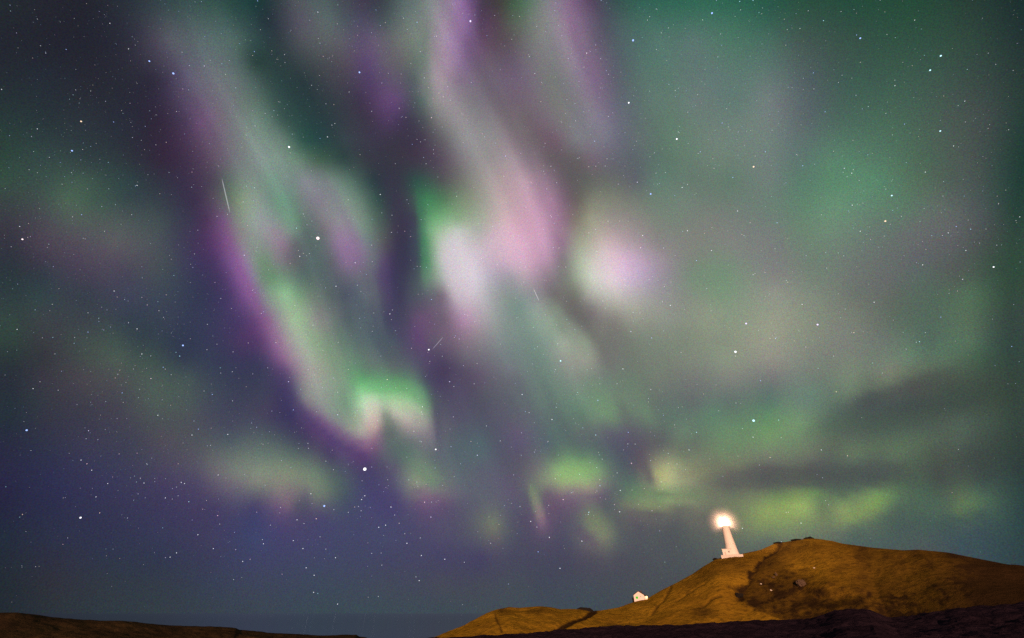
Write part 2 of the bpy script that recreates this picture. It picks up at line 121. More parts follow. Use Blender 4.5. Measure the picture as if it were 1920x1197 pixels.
# Finer folds and rays: course, half width, colour at the start and end, strength.
RAYS = [
    ("690 235|728 335|752 425|752 515|738 590|772 690", 17, "54 56 70", "62 60 84", 0.5),
    ("1540 805|1700 772|1900 738", 26, "72 82 80", "52 64 60", 0.5),
    ("1290 908|1480 900|1740 898", 17, "84 82 86", "66 76 72", 0.5),
    ("1385 990|1500 978|1640 968", 18, "126 142 96", "112 134 92", 0.5),
    ("1575 778|1650 742|1720 716|1810 694", 20, "74 80 80", "72 82 74", 0.65),
    ("1555 752|1640 722|1700 702|1790 672", 11, "116 132 108", "98 118 94", 0.5),
    ("1640 780|1740 745|1860 720", 24, "70 80 78", "60 74 66", 0.4),
    ("1265 895|1340 880|1440 883|1540 889|1640 880|1730 872", 13, "92 88 92", "74 84 78", 0.75),
    ("1390 908|1560 904|1680 894", 12, "86 88 88", "74 84 82", 0.6),
    ("1500 815|1580 795|1680 790|1800 775", 16, "84 104 88", "70 84 74", 0.4),
    ("1560 850|1680 838|1800 815", 10, "104 124 92", "84 98 80", 0.4),
    ("1395 978|1450 962|1512 952", 20, "128 146 94", "152 174 94", 0.6),
    ("1548 985|1545 950|1535 930", 9, "108 120 90", "104 126 90", 0.55),
    ("1572 978|1608 966|1640 948|1662 930", 13, "140 158 96", "118 152 86", 0.7),
    ("1625 990|1690 965|1740 950", 12, "78 96 86", "76 98 84", 0.6),
    ("1430 938|1490 930|1535 926", 8, "108 134 88", "108 142 84", 0.5),
    ("1560 935|1610 915|1650 908", 9, "82 98 86", "78 92 86", 0.5),
    ("1785 962|1815 950|1845 936", 9, "98 122 84", "84 116 82", 0.7),
    ("1700 985|1800 975|1880 955", 12, "68 90 84", "56 78 76", 0.5),
    ("1178 942|1240 950|1295 944", 9, "122 134 102", "134 142 104", 0.7),
    ("1170 962|1225 966|1275 956|1345 972", 9, "90 84 94", "96 96 92", 0.6),
    ("1170 924|1250 926|1335 928", 11, "98 128 96", "112 132 98", 0.5),
    ("1233 880|1242 896|1250 912", 13, "168 172 118", "182 182 128", 0.75),
    ("1262 902|1330 882|1430 862", 13, "156 160 114", "120 132 102", 0.5),
    ("1203 855|1214 885|1224 910", 7, "92 86 96", "98 98 98", 0.75),
    ("1232 928|1255 922|1300 918", 6, "108 132 98", "116 120 98", 0.5),
    ("1035 892|1085 884|1128 890", 13, "140 178 112", "126 162 110", 0.65),
    ("1030 905|1080 905|1125 902", 7, "140 158 114", "148 160 118", 0.5),
    ("1035 924|1090 918|1135 908", 6, "124 108 118", "150 140 124", 0.5),
    ("1028 938|1110 934|1150 925", 8, "108 84 112", "92 90 104", 0.5),
    ("996 908|1004 935|1012 958|1019 984", 4.2, "120 142 108", "148 110 130", 0.9),
    ("980 915|990 945|1002 975", 6, "90 86 108", "86 76 104", 0.5),
    ("1020 930|1028 955|1036 985", 6, "98 82 110", "90 76 106", 0.5),
    ("1098 955|1125 988|1142 1016", 13, "112 122 98", "122 128 104", 0.5),
    ("1070 980|1103 1010|1130 1024", 8, "88 80 102", "96 80 104", 0.6),
    ("1150 950|1163 985|1172 1010", 9, "90 92 96", "80 86 92", 0.5),
    ("1024 562|1060 608|1098 656|1114 692", 13, "134 152 136", "148 152 138", 0.6),
    ("1056 565|1090 600|1128 648|1150 695", 10, "104 102 100", "110 112 108", 0.55),
    ("1100 700|1138 768|1158 802", 13, "112 136 114", "112 148 110", 0.5),
    ("1172 690|1204 758|1232 806", 9, "106 126 108", "106 136 108", 0.45),
    ("1152 738|1180 792|1200 830", 7, "100 112 104", "90 90 100", 0.45),
    ("985 600|1035 715|1075 790", 14, "112 138 126", "96 122 110", 0.3),
    ("1010 700|1050 790|1080 840", 8, "92 104 108", "88 100 104", 0.3),
    ("960 690|1000 790|1040 870", 9, "92 92 106", "88 96 106", 0.3),
    ("681 738|699 760|704 788|690 818", 12, "196 222 190", "196 160 156", 0.75),
    ("721 772|727 792|731 820", 6, "134 148 130", "96 106 104", 0.75),
    ("738 748|772 772|802 806", 13, "176 214 160", "150 138 144", 0.7),
    ("676 738|708 727|745 722|777 738|798 764|809 792", 10, "112 182 118", "110 140 112", 0.55),
    ("818 750|822 800|826 850", 7, "76 74 98", "82 86 102", 0.6),
    ("414 400|440 480|478 565|512 630", 9, "128 72 138", "146 92 150", 0.4),
    ("500 585|524 640|548 692", 6, "144 104 144", "152 118 144", 0.5),
    ("556 756|615 798|668 830|702 836", 8, "98 66 116", "134 94 134", 0.5),
    ("540 730|575 785|640 835|700 865", 9, "66 52 102", "78 56 108", 0.5),
    ("783 345|791 420|796 480|801 540", 6, "56 120 84", "88 140 108", 0.6),
    ("768 370|776 440|779 500|782 550", 9, "62 64 84", "70 74 92", 0.55),
    ("832 445|848 515|874 592", 15, "196 190 192", "198 182 194", 0.5),
    ("838 455|852 500|866 550", 20, "216 206 214", "212 198 210", 0.55),
    ("905 470|950 462|985 470", 30, "206 182 194", "216 172 196", 0.55),
    ("975 400|1000 440|1010 500", 30, "206 158 182", "204 156 186", 0.45),
    ("1112 488|1140 498|1166 492", 26, "212 204 198", "220 186 206", 0.5),
    ("872 0|862 60|846 125", 11, "142 104 156", "152 122 156", 0.4),
    ("905 0|903 50|912 90", 8, "64 54 70", "94 70 92", 0.5),
    ("800 30|795 90|800 160|812 210", 8, "104 122 112", "104 118 110", 0.4),
    ("835 140|852 200|890 260|930 305", 18, "150 136 148", "144 138 140", 0.3),
    ("1064 0|1086 95|1120 175|1150 235", 9, "128 96 132", "116 104 128", 0.4),
    ("1018 20|1048 145|1098 235|1140 300", 16, "114 120 118", "106 104 120", 0.3),
    ("985 215|1015 250|1050 285", 10, "118 96 112", "106 86 100", 0.4),
    ("546 902|545 930|543 956", 9, "124 116 116", "116 94 118", 0.45),
    ("572 918|574 945|577 972", 7, "96 96 106", "70 68 102", 0.55),
    ("598 910|605 935|614 958", 9, "112 124 110", "84 84 104", 0.45),
    ("770 872|795 896|824 918", 10, "104 126 106", "104 124 110", 0.5),
    ("762 915|800 926|842 938", 7, "112 96 118", "112 94 116", 0.5),
    ("690 495|704 560|722 650", 5, "106 112 118", "92 102 112", 0.4),
    ("655 520|690 610|735 690", 8, "76 88 98", "72 82 98", 0.35),
    ("610 560|650 650|700 700", 9, "96 118 108", "100 138 112", 0.35),
    ("540 570|600 650|660 700", 12, "136 166 130", "118 150 122", 0.3),
    ("715 470|722 530|735 600|775 660", 8, "84 64 108", "76 70 100", 0.35),
    ("770 600|790 640|815 690", 8, "96 66 114", "84 66 104", 0.4),
    ("545 300|552 370|556 430", 9, "106 138 120", "98 140 116", 0.35),
    ("590 310|630 370|668 450|682 490", 9, "118 120 130", "140 108 148", 0.35),
    ("290 70|340 150|390 230|430 310", 9, "74 66 90", "92 72 98", 0.3),
]

def glow(px, py):
    q = np.stack([px, py], -1).reshape(-1, 2) / 100.0
    out = np.zeros((len(q), 3))
    for i in range(0, len(q), 2000):
        acc = 0
        for ox, oy in ((0, 0), (4, 0), (-4, 0), (0, 4), (0, -4)):
            d = np.sqrt(((q[i:i + 2000, None] + np.array([ox, oy]) / 100.0 - X[None]) ** 2).sum(-1))
            acc = acc + (-d @ W[:-1] + W[-1])
        out[i:i + 2000] = acc / 5.0
    c = np.clip(out, 0.0, 1.0)
    m = c.mean(-1, keepdims=True)
    c = np.clip(m + (c - m) * 0.82, 0.015, 1.0)
    c = np.clip(c * (1.0 + 0.09 * m), 0, 1)
    q = q * 100.0
    # fine drapery: faint rays lying along the curtains
    def lane(t, k):
        i = np.floor(t)
        f = t - i
        f = f * f * (3 - 2 * f)
        def h(n):
            v = np.sin(n * 12.9898 + k * 78.233) * 43758.5453
            return v - np.floor(v)
        return h(i) * (1 - f) + h(i + 1) * f - 0.5
    run = q[:, 0] - 0.40 * q[:, 1] + 14 * np.sin(q[:, 1] / 130.0 + q[:, 0] / 400.0)
    st = np.zeros(len(q))
    for k, (sp, am) in enumerate(((58.0, 0.06), (27.0, 0.055), (14.0, 0.03))):
        st += am * lane(run / sp + 0.7 * np.sin(q[:, 1] / 210.0 + k), k + 1.0) * (0.6 + 0.8 * (lane(q[:, 1] / 170.0 + run / 260.0, k + 9.0) + 0.5))
    msk = np.clip((1320 - q[:, 0]) / 260.0, 0, 1) * np.clip((1010 - q[:, 1]) / 160.0, 0, 1) * np.clip((q[:, 0] - 260 - 0.3 * q[:, 1]) / 120.0, 0.1, 1)
    c = np.clip(c * (1 + (st * msk)[:, None]), 0, 1)
    for course, wid, c0, c1, amt in RAYS:
        kn = [tuple(map(float, t.split())) for t in course.split("|")]
        c0, c1 = (np.array([float(t) for t in z.split()]) / 255.0 for z in (c0, c1))
        best = np.full(len(q), 1e9)
        par = np.zeros(len(q))
        for i, ((ax, ay), (bx, by)) in enumerate(zip(kn, kn[1:])):
            dx, dy = bx - ax, by - ay
            t = np.clip(((q[:, 0] - ax) * dx + (q[:, 1] - ay) * dy) / (dx * dx + dy * dy), 0, 1)
            d = np.hypot(q[:, 0] - ax - t * dx, q[:, 1] - ay - t * dy)
            par = np.where(d < best, (i + t) / (len(kn) - 1), par)
            best = np.minimum(best, d)
        fade = np.clip(par / 0.22, 0, 1) * np.clip((1 - par) / 0.22, 0, 1)
        a = (amt * np.exp(-(best / wid) ** 2) * (0.12 + 0.88 * fade))[:, None]
        par = par[:, None]
        c = c * (1 - a) + a * (c0 * (1 - par) + c1 * par)
    return np.where(c <= 0.04045, c / 12.92, ((c + 0.055) / 1.055) ** 2.4).reshape(px.shape + (3,))

world = bpy.data.worlds.new("World")
scene.world = world
world.use_nodes = True
wt = world.node_tree
wt.nodes.clear()

def wn(kind, **kw):
    nd = wt.nodes.new(kind)
    for k, v in kw.items():
        setattr(nd, k, v)
    return nd

def wlink(a, b):
    wt.links.new(a, b)

def wmath(op, a, b=None, clamp=False):
    nd = wn('ShaderNodeMath', operation=op, use_clamp=clamp)
    for k, v in enumerate((a, b)):
        if v is None:
            continue
        if isinstance(v, (int, float)):
            nd.inputs[k].default_value = v
        else:
            wlink(v, nd.inputs[k])
    return nd.outputs[0]

def wdot(vec, axis):
    nd = wn('ShaderNodeVectorMath', operation='DOT_PRODUCT')
    wlink(vec, nd.inputs[0])
    nd.inputs[1].default_value = tuple(axis)
    return nd.outputs['Value']

U0, U1, V0, V1 = -0.47, 0.47, -0.352, 0.352
NR, NS = 101, 256
tc = wn('ShaderNodeTexCoord')
dirn = tc.outputs['Generated']
# slow wander of the curtains so that their edges are not ruled
wob = wn('ShaderNodeTexNoise')
wob.inputs['Scale'].default_value = 9.0
wob.inputs['Detail'].default_value = 2.0
wlink(dirn, wob.inputs['Vector'])
wsub = wn('ShaderNodeVectorMath', operation='MULTIPLY_ADD')
wlink(wob.outputs['Color'], wsub.inputs[0])
wsub.inputs[1].default_value = (0.006, 0.006, 0.006)
wsub.inputs[2].default_value = (-0.003, -0.003, -0.003)
wadd = wn('ShaderNodeVectorMath', operation='ADD')
wlink(dirn, wadd.inputs[0])
wlink(wsub.outputs[0], wadd.inputs[1])
dv = wadd.outputs[0]
den = wmath('MAXIMUM', wmath('ADD', wdot(dv, AX_F), 1.0), 0.08)
uu = wmath('DIVIDE', wdot(dv, AX_R), den)
vv = wmath('DIVIDE', wdot(dv, AX_U), den)
tu = wmath('MULTIPLY', wmath('SUBTRACT', uu, U0), 1.0 / (U1 - U0), clamp=True)
comb = wn('ShaderNodeCombineColor')
for k in range(3):
    wlink(tu, comb.inputs[k])
vr = wmath('MULTIPLY', wmath('MULTIPLY', wmath('SUBTRACT', vv, V0), 1.0 / (V1 - V0), clamp=True), NR - 1.0)
gu = U0 + (U1 - U0) * np.arange(NS) / (NS - 1)
gv = V0 + (V1 - V0) * np.arange(NR) / (NR - 1)
GU, GV = np.meshgrid(gu, gv)
k2 = np.maximum(1 - GU * GU - GV * GV, 0.3)
GRID = glow(np.clip(960 + FPX * 2 * GU / k2, -140, 2060), np.clip(598.5 - FPX * 2 * GV / k2, -140, 1250))
sel = None
for r in range(NR):
    fac = wmath('SUBTRACT', vr, float(r - 1), clamp=True) if r else None
    cv = wn('ShaderNodeRGBCurve')
    for c in range(3):
        pts = cv.mapping.curves[c].points
        pts[0].location = (0.0, GRID[r, 0, c])
        pts[1].location = (1.0, GRID[r, NS - 1, c])
        for j in range(1, NS - 1):
            pts.new(j / (NS - 1), GRID[r, j, c])
    cv.mapping.update()
    if sel is None:
        wlink(comb.outputs[0], cv.inputs['Color'])
    else:                                   # keeps the rows in order for the shader compiler
        keep = wn('ShaderNodeMix', data_type='RGBA')
        keep.inputs[0].default_value = 1e-6
        wlink(comb.outputs[0], keep.inputs[6])
        wlink(sel, keep.inputs[7])
        wlink(keep.outputs[2], cv.inputs['Color'])
    if sel is None:
        sel = cv.outputs[0]
    else:
        mx = wn('ShaderNodeMix', data_type='RGBA')
        wlink(fac, mx.inputs[0])
        wlink(sel, mx.inputs[6])
        wlink(cv.outputs[0], mx.inputs[7])
        sel = mx.outputs[2]
# fine camera-style grain multiplied into the sky colour
grain = wn('ShaderNodeTexNoise')
grain.inputs['Scale'].default_value = 620.0
grain.inputs['Detail'].default_value = 1.0
wlink(dirn, grain.inputs['Vector'])
dm = wn('ShaderNodeVectorMath', operation='MULTIPLY_ADD')
wlink(grain.outputs['Color'], dm.inputs[0])
dm.inputs[1].default_value = (1.3, 1.3, 1.3)
dm.inputs[2].default_value = (1 - 1.3 / 2,) * 3
fin = wn('ShaderNodeVectorMath', operation='MULTIPLY')
wlink(sel, fin.inputs[0])
wlink(dm.outputs[0], fin.inputs[1])
bg = wn('ShaderNodeBackground')
wlink(fin.outputs[0], bg.inputs['Color'])
bg.inputs['Strength'].default_value = 1.0
wo = wn('ShaderNodeOutputWorld')
wlink(bg.outputs[0], wo.inputs['Surface'])
world.cycles.sampling_method = 'MANUAL'
world.cycles.sample_map_resolution = 512

# ---------------------------------------------------------------- helpers
COL = scene.collection

def tag(o, label=None, cat=None, group=None, kind=None):
    if label:
        o['label'] = label
    if cat:
        o['category'] = cat
    if group:
        o['group'] = group
    if kind:
        o['kind'] = kind
    return o

def link(name, me, parent=None, mat=None, smooth=False):
    o = bpy.data.objects.new(name, me)
    COL.objects.link(o)
    if parent is not None:
        o.parent = parent
    if mat is not None:
        me.materials.append(mat)
    if smooth:
        me.polygons.foreach_set('use_smooth', [True] * len(me.polygons))
    return o

def empty(name, loc, rotz=0.0):
    o = bpy.data.objects.new(name, None)
    o.location = loc
    o.rotation_euler = (0, 0, rotz)
    o.empty_display_size = 1.0
    COL.objects.link(o)
    return o

def bm_obj(name, bm, mat, parent=None, smooth=False):
    me = bpy.data.meshes.new(name)
    bmesh.ops.recalc_face_normals(bm, faces=bm.faces[:])
    bm.to_mesh(me)
    bm.free()
    return link(name, me, parent, mat, smooth)

def box(bm, x0, x1, y0, y1, z0, z1):
    vs = [bm.verts.new(p) for p in ((x0, y0, z0), (x1, y0, z0), (x1, y1, z0), (x0, y1, z0),
                                    (x0, y0, z1), (x1, y0, z1), (x1, y1, z1), (x0, y1, z1))]
    for f in ((0, 3, 2, 1), (4, 5, 6, 7), (0, 1, 5, 4), (1, 2, 6, 5), (2, 3, 7, 6), (3, 0, 4, 7)):
        bm.faces.new([vs[i] for i in f])

def lathe(bm, prof, seg=40, close=True):
    rings = []
    for r, z in prof:
        rings.append([bm.verts.new((r * math.cos(2 * math.pi * i / seg), r * math.sin(2 * math.pi * i / seg), z)) for i in range(seg)])
    for a, b in zip(rings, rings[1:]):
        for i in range(seg):
            bm.faces.new((a[i], a[(i + 1) % seg], b[(i + 1) % seg], b[i]))
    if close:
        bm.faces.new(list(reversed(rings[0])))
        bm.faces.new(rings[-1])

def tube(bm, p, q, r, seg=6):
    p, q = Vector(p), Vector(q)
    w = (q - p).normalized()
    u = w.orthogonal().normalized()
    v = w.cross(u)
    ra = [bm.verts.new(p + r * (math.cos(2 * math.pi * i / seg) * u + math.sin(2 * math.pi * i / seg) * v)) for i in range(seg)]
    rb = [bm.verts.new(x.co + (q - p)) for x in ra]
    for i in range(seg):
        bm.faces.new((ra[i], ra[(i + 1) % seg], rb[(i + 1) % seg], rb[i]))
    bm.faces.new(list(reversed(ra)))
    bm.faces.new(rb)

def material(name):
    m = bpy.data.materials.new(name)
    m.use_nodes = True
    nt = m.node_tree
    return m, nt, nt.nodes['Principled BSDF']

def plain(name, col, rough=0.8, vary=0.12, scale=1.5, bump=0.0):
    """Painted or raw surface with a little unevenness."""
    m, nt, b = material(name)
    geo = nt.nodes.new('ShaderNodeTexCoord')
    nz = nt.nodes.new('ShaderNodeTexNoise')
    nz.inputs['Scale'].default_value = scale
    nz.inputs['Detail'].default_value = 5
    nt.links.new(geo.outputs['Object'], nz.inputs['Vector'])
    mx = nt.nodes.new('ShaderNodeMix')
    mx.data_type = 'RGBA'
    mx.inputs[6].default_value = tuple(c * (1 - vary) for c in col) + (1,)
    mx.inputs[7].default_value = tuple(min(1, c * (1 + vary)) for c in col) + (1,)
    nt.links.new(nz.outputs['Fac'], mx.inputs[0])
    nt.links.new(mx.outputs[2], b.inputs['Base Color'])
    b.inputs['Roughness'].default_value = rough
    b.inputs['Specular IOR Level'].default_value = 0.25
    if bump:
        bp = nt.nodes.new('ShaderNodeBump')
        bp.inputs['Strength'].default_value = bump
        nt.links.new(nz.outputs['Fac'], bp.inputs['Height'])
        nt.links.new(bp.outputs[0], b.inputs['Normal'])
    return m

def glowing(name, col, strength, see_through=False):
    m = bpy.data.materials.new(name)
    m.use_nodes = True
    nt = m.node_tree
    nt.nodes.clear()
    out = nt.nodes.new('ShaderNodeOutputMaterial')
    em = nt.nodes.new('ShaderNodeEmission')
    em.inputs['Color'].default_value = tuple(col) + (1,)
    em.inputs['Strength'].default_value = strength
    if see_through:
        tr = nt.nodes.new('ShaderNodeBsdfTransparent')
        ad = nt.nodes.new('ShaderNodeAddShader')
        nt.links.new(em.outputs[0], ad.inputs[0])
        nt.links.new(tr.outputs[0], ad.inputs[1])
        nt.links.new(ad.outputs[0], out.inputs['Surface'])
    else:
        nt.links.new(em.outputs[0], out.inputs['Surface'])
    return m

# ---------------------------------------------------------------- the shape of the land
def profile(lst, extra_l=None, extra_r=None):
    rows = sorted(az_te(*p) for p in lst)
    return np.array([r[0] for r in rows]), np.array([r[1] for r in rows])

SKY_HILL = [(800, 1199), (830, 1190), (848, 1183), (870, 1173), (890, 1162), (912, 1150), (929, 1143.5), (955, 1138.3), (973, 1140), (1010, 1137), (1032, 1138.6),
            (1050, 1142.5), (1067, 1142), (1087, 1142.4), (1106, 1146), (1126, 1145), (1159, 1139.5), (1187, 1129.5), (1216, 1121),
            (1240, 1107), (1269, 1092.7), (1299, 1076), (1318, 1063), (1340, 1050), (1356, 1044.5), (1390, 1039), (1427, 1031),
            (1443, 1024), (1453, 1019.5), (1489, 1014.5), (1507, 1011.5), (1524, 1009.8), (1560, 1014.5), (1580, 1019.6), (1639, 1027.5), (1694, 1032),
            (1722, 1030.8), (1778, 1036.4), (1837, 1048.3), (1886, 1058), (1920, 1062), (2040, 1092), (2250, 1150)]
LAVA_EDGE = [(690, 1215), (760, 1200), (800, 1199), (850, 1196), (886, 1195.5), (907, 1194), (962, 1190.5), (1006, 1187), (1048, 1182.5), (1093, 1181.5), (1148, 1176.5), (1180, 1176),
             (1236, 1174), (1259, 1173), (1358, 1169), (1418, 1167), (1443, 1165), (1505, 1162.5), (1528, 1160), (1548, 1155), (1570, 1147), (1605, 1144),
             (1627, 1143), (1645, 1150), (1667, 1159), (1706, 1155), (1758, 1148), (1797, 1142), (1877, 1137), (1920, 1133), (2050, 1125), (2250, 1130)]
SKY_HEATH = [(-400, 1125), (-120, 1146), (0, 1149), (28, 1149), (55, 1151), (88, 1156), (120, 1160), (153, 1161.4), (197, 1164), (230, 1165), (262, 1168), (317, 1173),
             (372, 1174), (400, 1174.5), (443, 1178), (449, 1181), (514, 1187.6), (560, 1189), (606, 1191.5), (668, 1190.3), (673, 1194), (687, 1195.6), (694, 1203)]
HAZ, HTE = profile(SKY_HILL)
SKX, SKY = np.array([p[0] for p in SKY_HILL], float), np.array([p[1] for p in SKY_HILL], float)
LAZ, LTE = profile(LAVA_EDGE)
AAZ, ATE = profile(SKY_HEATH)
D_KNOTS = [(800, 300), (860, 330), (1010, 350), (1106, 366), (1187, 392), (1299, 428), (1375, 450), (1524, 468), (1640, 452), (1780, 428), (1920, 405), (2250, 380)]
DAZ = np.array([az_te(x, 1150)[0] for x, d in D_KNOTS])
DD = np.array([d for x, d in D_KNOTS], float)
W_KNOTS = [(800, 40), (860, 60), (955, 80), (1106, 70), (1187, 95), (1299, 130), (1524, 165), (1780, 150), (1920, 130), (2250, 110)]
WAZ = np.array([az_te(x, 1150)[0] for x, d in W_KNOTS])
WW = np.array([d for x, d in W_KNOTS], float)

def smoothstep(a, b, x):
    t = min(1.0, max(0.0, (x - a) / (b - a)))
    return t * t * (3 - 2 * t)

def fbm(x, y, z, octv=4):
    return noise.fractal(Vector((x, y, z)), 1.0, 2.0, octv)

def seg_dist(px, py, pts):
    best = 1e9
    for (ax, ay), (bx, by) in zip(pts, pts[1:]):
        dx, dy = bx - ax, by - ay
        t = max(0.0, min(1.0, ((px - ax) * dx + (py - ay) * dy) / (dx * dx + dy * dy)))
        best = min(best, math.hypot(px - ax - t * dx, py - ay - t * dy))
    return best

def on_face(az, te):
    """Where on the hill face, in survey coordinates, a bearing and slope lie."""
    x, y, z = math.sin(az), math.cos(az), te
    c = y * AX_F[1] + z * AX_F[2]
    return 960 + FPX * x / c, 598.5 - FPX * (y * AX_U[1] + z * AX_U[2]) / c

GULLY = [(1462, 1018), (1436, 1042), (1416, 1066), (1398, 1092), (1386, 1116)]
TRACK = [(1116, 1146), (1098, 1155), (1080, 1165), (1045, 1184)]
PATH = [(928, 1150), (932, 1165), (941, 1188)]
RUT_A = [(1258, 1101), (1241, 1126), (1220, 1148)]
RUT_B = [(1322, 1096), (1287, 1112), (1266, 1126)]
RUT_C = [(1354, 1124), (1335, 1127), (1316, 1136)]

def blob(px, py, cx, cy, rx, ry):
    return math.exp(-((px - cx) / rx) ** 2 - ((py - cy) / ry) ** 2)

def shade_and_cover(px, py):
    """How far the straw grass darkens (0..1): bare tracks and ruts, plus painted shade."""
    n1 = fbm(px * 0.030, py * 0.05, 3.1, 5)
    n2 = fbm(px * 0.11, py * 0.16, 7.7, 4)
    jx, jy = px + 9 * n1 + 3 * n2, py + 5 * n1 + 2 * n2
    s = 0.0
    # shade painted into the hollow: everything right of the ridge, below the upper meadow
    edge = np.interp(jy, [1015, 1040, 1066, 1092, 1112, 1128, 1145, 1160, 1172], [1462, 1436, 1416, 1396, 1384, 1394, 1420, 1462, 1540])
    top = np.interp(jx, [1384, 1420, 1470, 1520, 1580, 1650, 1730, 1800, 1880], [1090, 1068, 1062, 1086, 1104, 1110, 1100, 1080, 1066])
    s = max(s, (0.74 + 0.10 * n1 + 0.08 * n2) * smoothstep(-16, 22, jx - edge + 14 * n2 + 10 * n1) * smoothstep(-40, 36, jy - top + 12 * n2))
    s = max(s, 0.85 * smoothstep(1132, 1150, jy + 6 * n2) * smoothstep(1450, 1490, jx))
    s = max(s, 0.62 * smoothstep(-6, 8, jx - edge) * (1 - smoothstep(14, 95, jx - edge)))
    s = max(s, 0.85 * math.exp(-(seg_dist(jx, jy, GULLY) / 7.5) ** 2), 1.0 * blob(jx, jy, 1387, 1117, 12, 10))
    s = max(s, 0.62 * blob(jx, jy, 1318, 1149, 26, 12), 0.45 * blob(jx, jy, 1375, 1058, 64, 15), 0.4 * blob(jx, jy, 1330, 1078, 34, 16))
    s = max(s, 0.95 * blob(jx, jy, 1490, 1092, 12, 9), 0.9 * blob(jx, jy, 1530, 1108, 34, 8), 0.85 * blob(jx, jy, 1600, 1130, 60, 14))
    s = max(s, 0.9 * blob(jx, jy, 1690, 1124, 46, 8), 0.58 * smoothstep(1500, 1640, jx), 0.58 + 0.35 * smoothstep(1690, 1880, jx) if jx > 1640 else 0)  # right flank darkened in the colour, standing for light fading that way
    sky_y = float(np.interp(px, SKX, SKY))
    s = max(s, 0.36 * (1 - smoothstep(18, 62, jy - sky_y)) * smoothstep(1230, 1320, px))  # crest darkened in the colour, standing for weaker light higher up
    s = max(s, 0.6 * blob(jx, jy, 1490, 1018, 46, 8), 0.5 * blob(jx, jy, 945, 1145, 24, 9), 0.5 * blob(jx, jy, 1005, 1146, 36, 8))
    s = max(s, 0.35 * blob(jx, jy, 1160, 1166, 34, 7), 0.3 * blob(jx, jy, 905, 1176, 22, 6))
    s = max(s, 0.98 * math.exp(-(seg_dist(px + 1.2 * n2, py, TRACK) / 4.2) ** 4))
    s = max(s, 0.6 * math.exp(-(seg_dist(px + n2, py, PATH) / 2.6) ** 2))
    for rut, a in ((RUT_A, 0.55), (RUT_B, 0.45), (RUT_C, 0.5)):
        s = max(s, a * math.exp(-(seg_dist(px + 1.5 * n1, py + n2, rut) / 2.4) ** 2))
    s += 0.24 * max(0.0, n1) + 0.16 * max(0.0, n2 - 0.05)
    return max(0.0, min(1.0, s))

def hill_z(az, d, rough=True):
    te_c = float(np.interp(az, HAZ, HTE))
    te_b = float(np.interp(az, LAZ, LTE)) - 0.010
    te_b = min(te_b, te_c - 0.002)
    R = float(np.interp(az, DAZ, DD))
    Wd = float(np.interp(az, WAZ, WW))
    s = (d - (R - Wd)) / Wd
    if s <= 0:
        z = HC + te_b * (R - Wd) + (d - (R - Wd)) * 0.10
        te = te_b
    elif s <= 1:
        g = 1 - (1 - s) ** 1.55
        te = te_b + (te_c - te_b) * g
        z = HC + te * d
    else:
        zc = HC + te_c * R
        e = d - R
        z = zc + te_c * e * 0.6 - 0.0022 * e * e - 0.02 * e
        te = te_c
    if rough:
        x, y = d * math.sin(az), d * math.cos(az)
        px, py = on_face(az, te)
        body = smoothstep(-0.1, 0.25, s) * (1.0 - smoothstep(0.9, 1.0, s)) if s < 1 else 0.0
        z += body * (1.7 * fbm(x * 0.022, y * 0.022, 1.3, 3) + 0.55 * fbm(x * 0.09, y * 0.09, 5.2, 3))
        z += 0.09 * fbm(x * 0.33, y * 0.33, 9.0, 3)
        if s < 1.15 and 1425 < px < 1545:
            z += 0.5 * max(0.0, fbm(x * 0.25, y * 0.25, 2.2, 2)) * smoothstep(0.75, 1.0, s)
        z -= 1.5 * body * math.exp(-(seg_dist(px, py, GULLY) / 11.0) ** 2)
        z -= 2.5 * body * blob(px, py, 1450, 1118, 56, 34)
        z -= 2.2 * body * blob(px, py, 1560, 1118, 50, 12)
        z += 2.6 * body * blob(px, py, 1352, 1110, 26, 36)
        z -= 1.1 * body * math.exp(-(seg_dist(px, py, TRACK) / 5.0) ** 2)
        for rut in (RUT_A, RUT_B, RUT_C):
            z -= 0.8 * body * math.exp(-(seg_dist(px, py, rut) / 2.6) ** 2)
        return z, px, py
    return z

def grid_mesh(name, azs, ds_of, z_of, masks=False):
    nA, nD = len(azs), len(ds_of(azs[0]))
    co = np.zeros((nA, nD, 3))
    mk = np.zeros((nA, nD))
    for i, az in enumerate(azs):
        for j, d in enumerate(ds_of(az)):
            r = z_of(az, d)
            if isinstance(r, tuple):
                z, px, py = r
                if masks:
                    mk[i, j] = masks(px, py)
            else:
                z = r
            co[i, j] = (d * math.sin(az), d * math.cos(az), z)
    idx = np.arange(nA * nD).reshape(nA, nD)
    q = np.stack([idx[:-1, :-1], idx[1:, :-1], idx[1:, 1:], idx[:-1, 1:]], -1).reshape(-1, 4)[:, ::-1]
    me = bpy.data.meshes.new(name)
    me.from_pydata(co.reshape(-1, 3).tolist(), [], q.tolist())
    me.update()
    if masks:
        at = me.attributes.new('shade_cover', 'FLOAT', 'POINT')
        at.data.foreach_set('value', mk.reshape(-1).astype(np.float32))
    return me

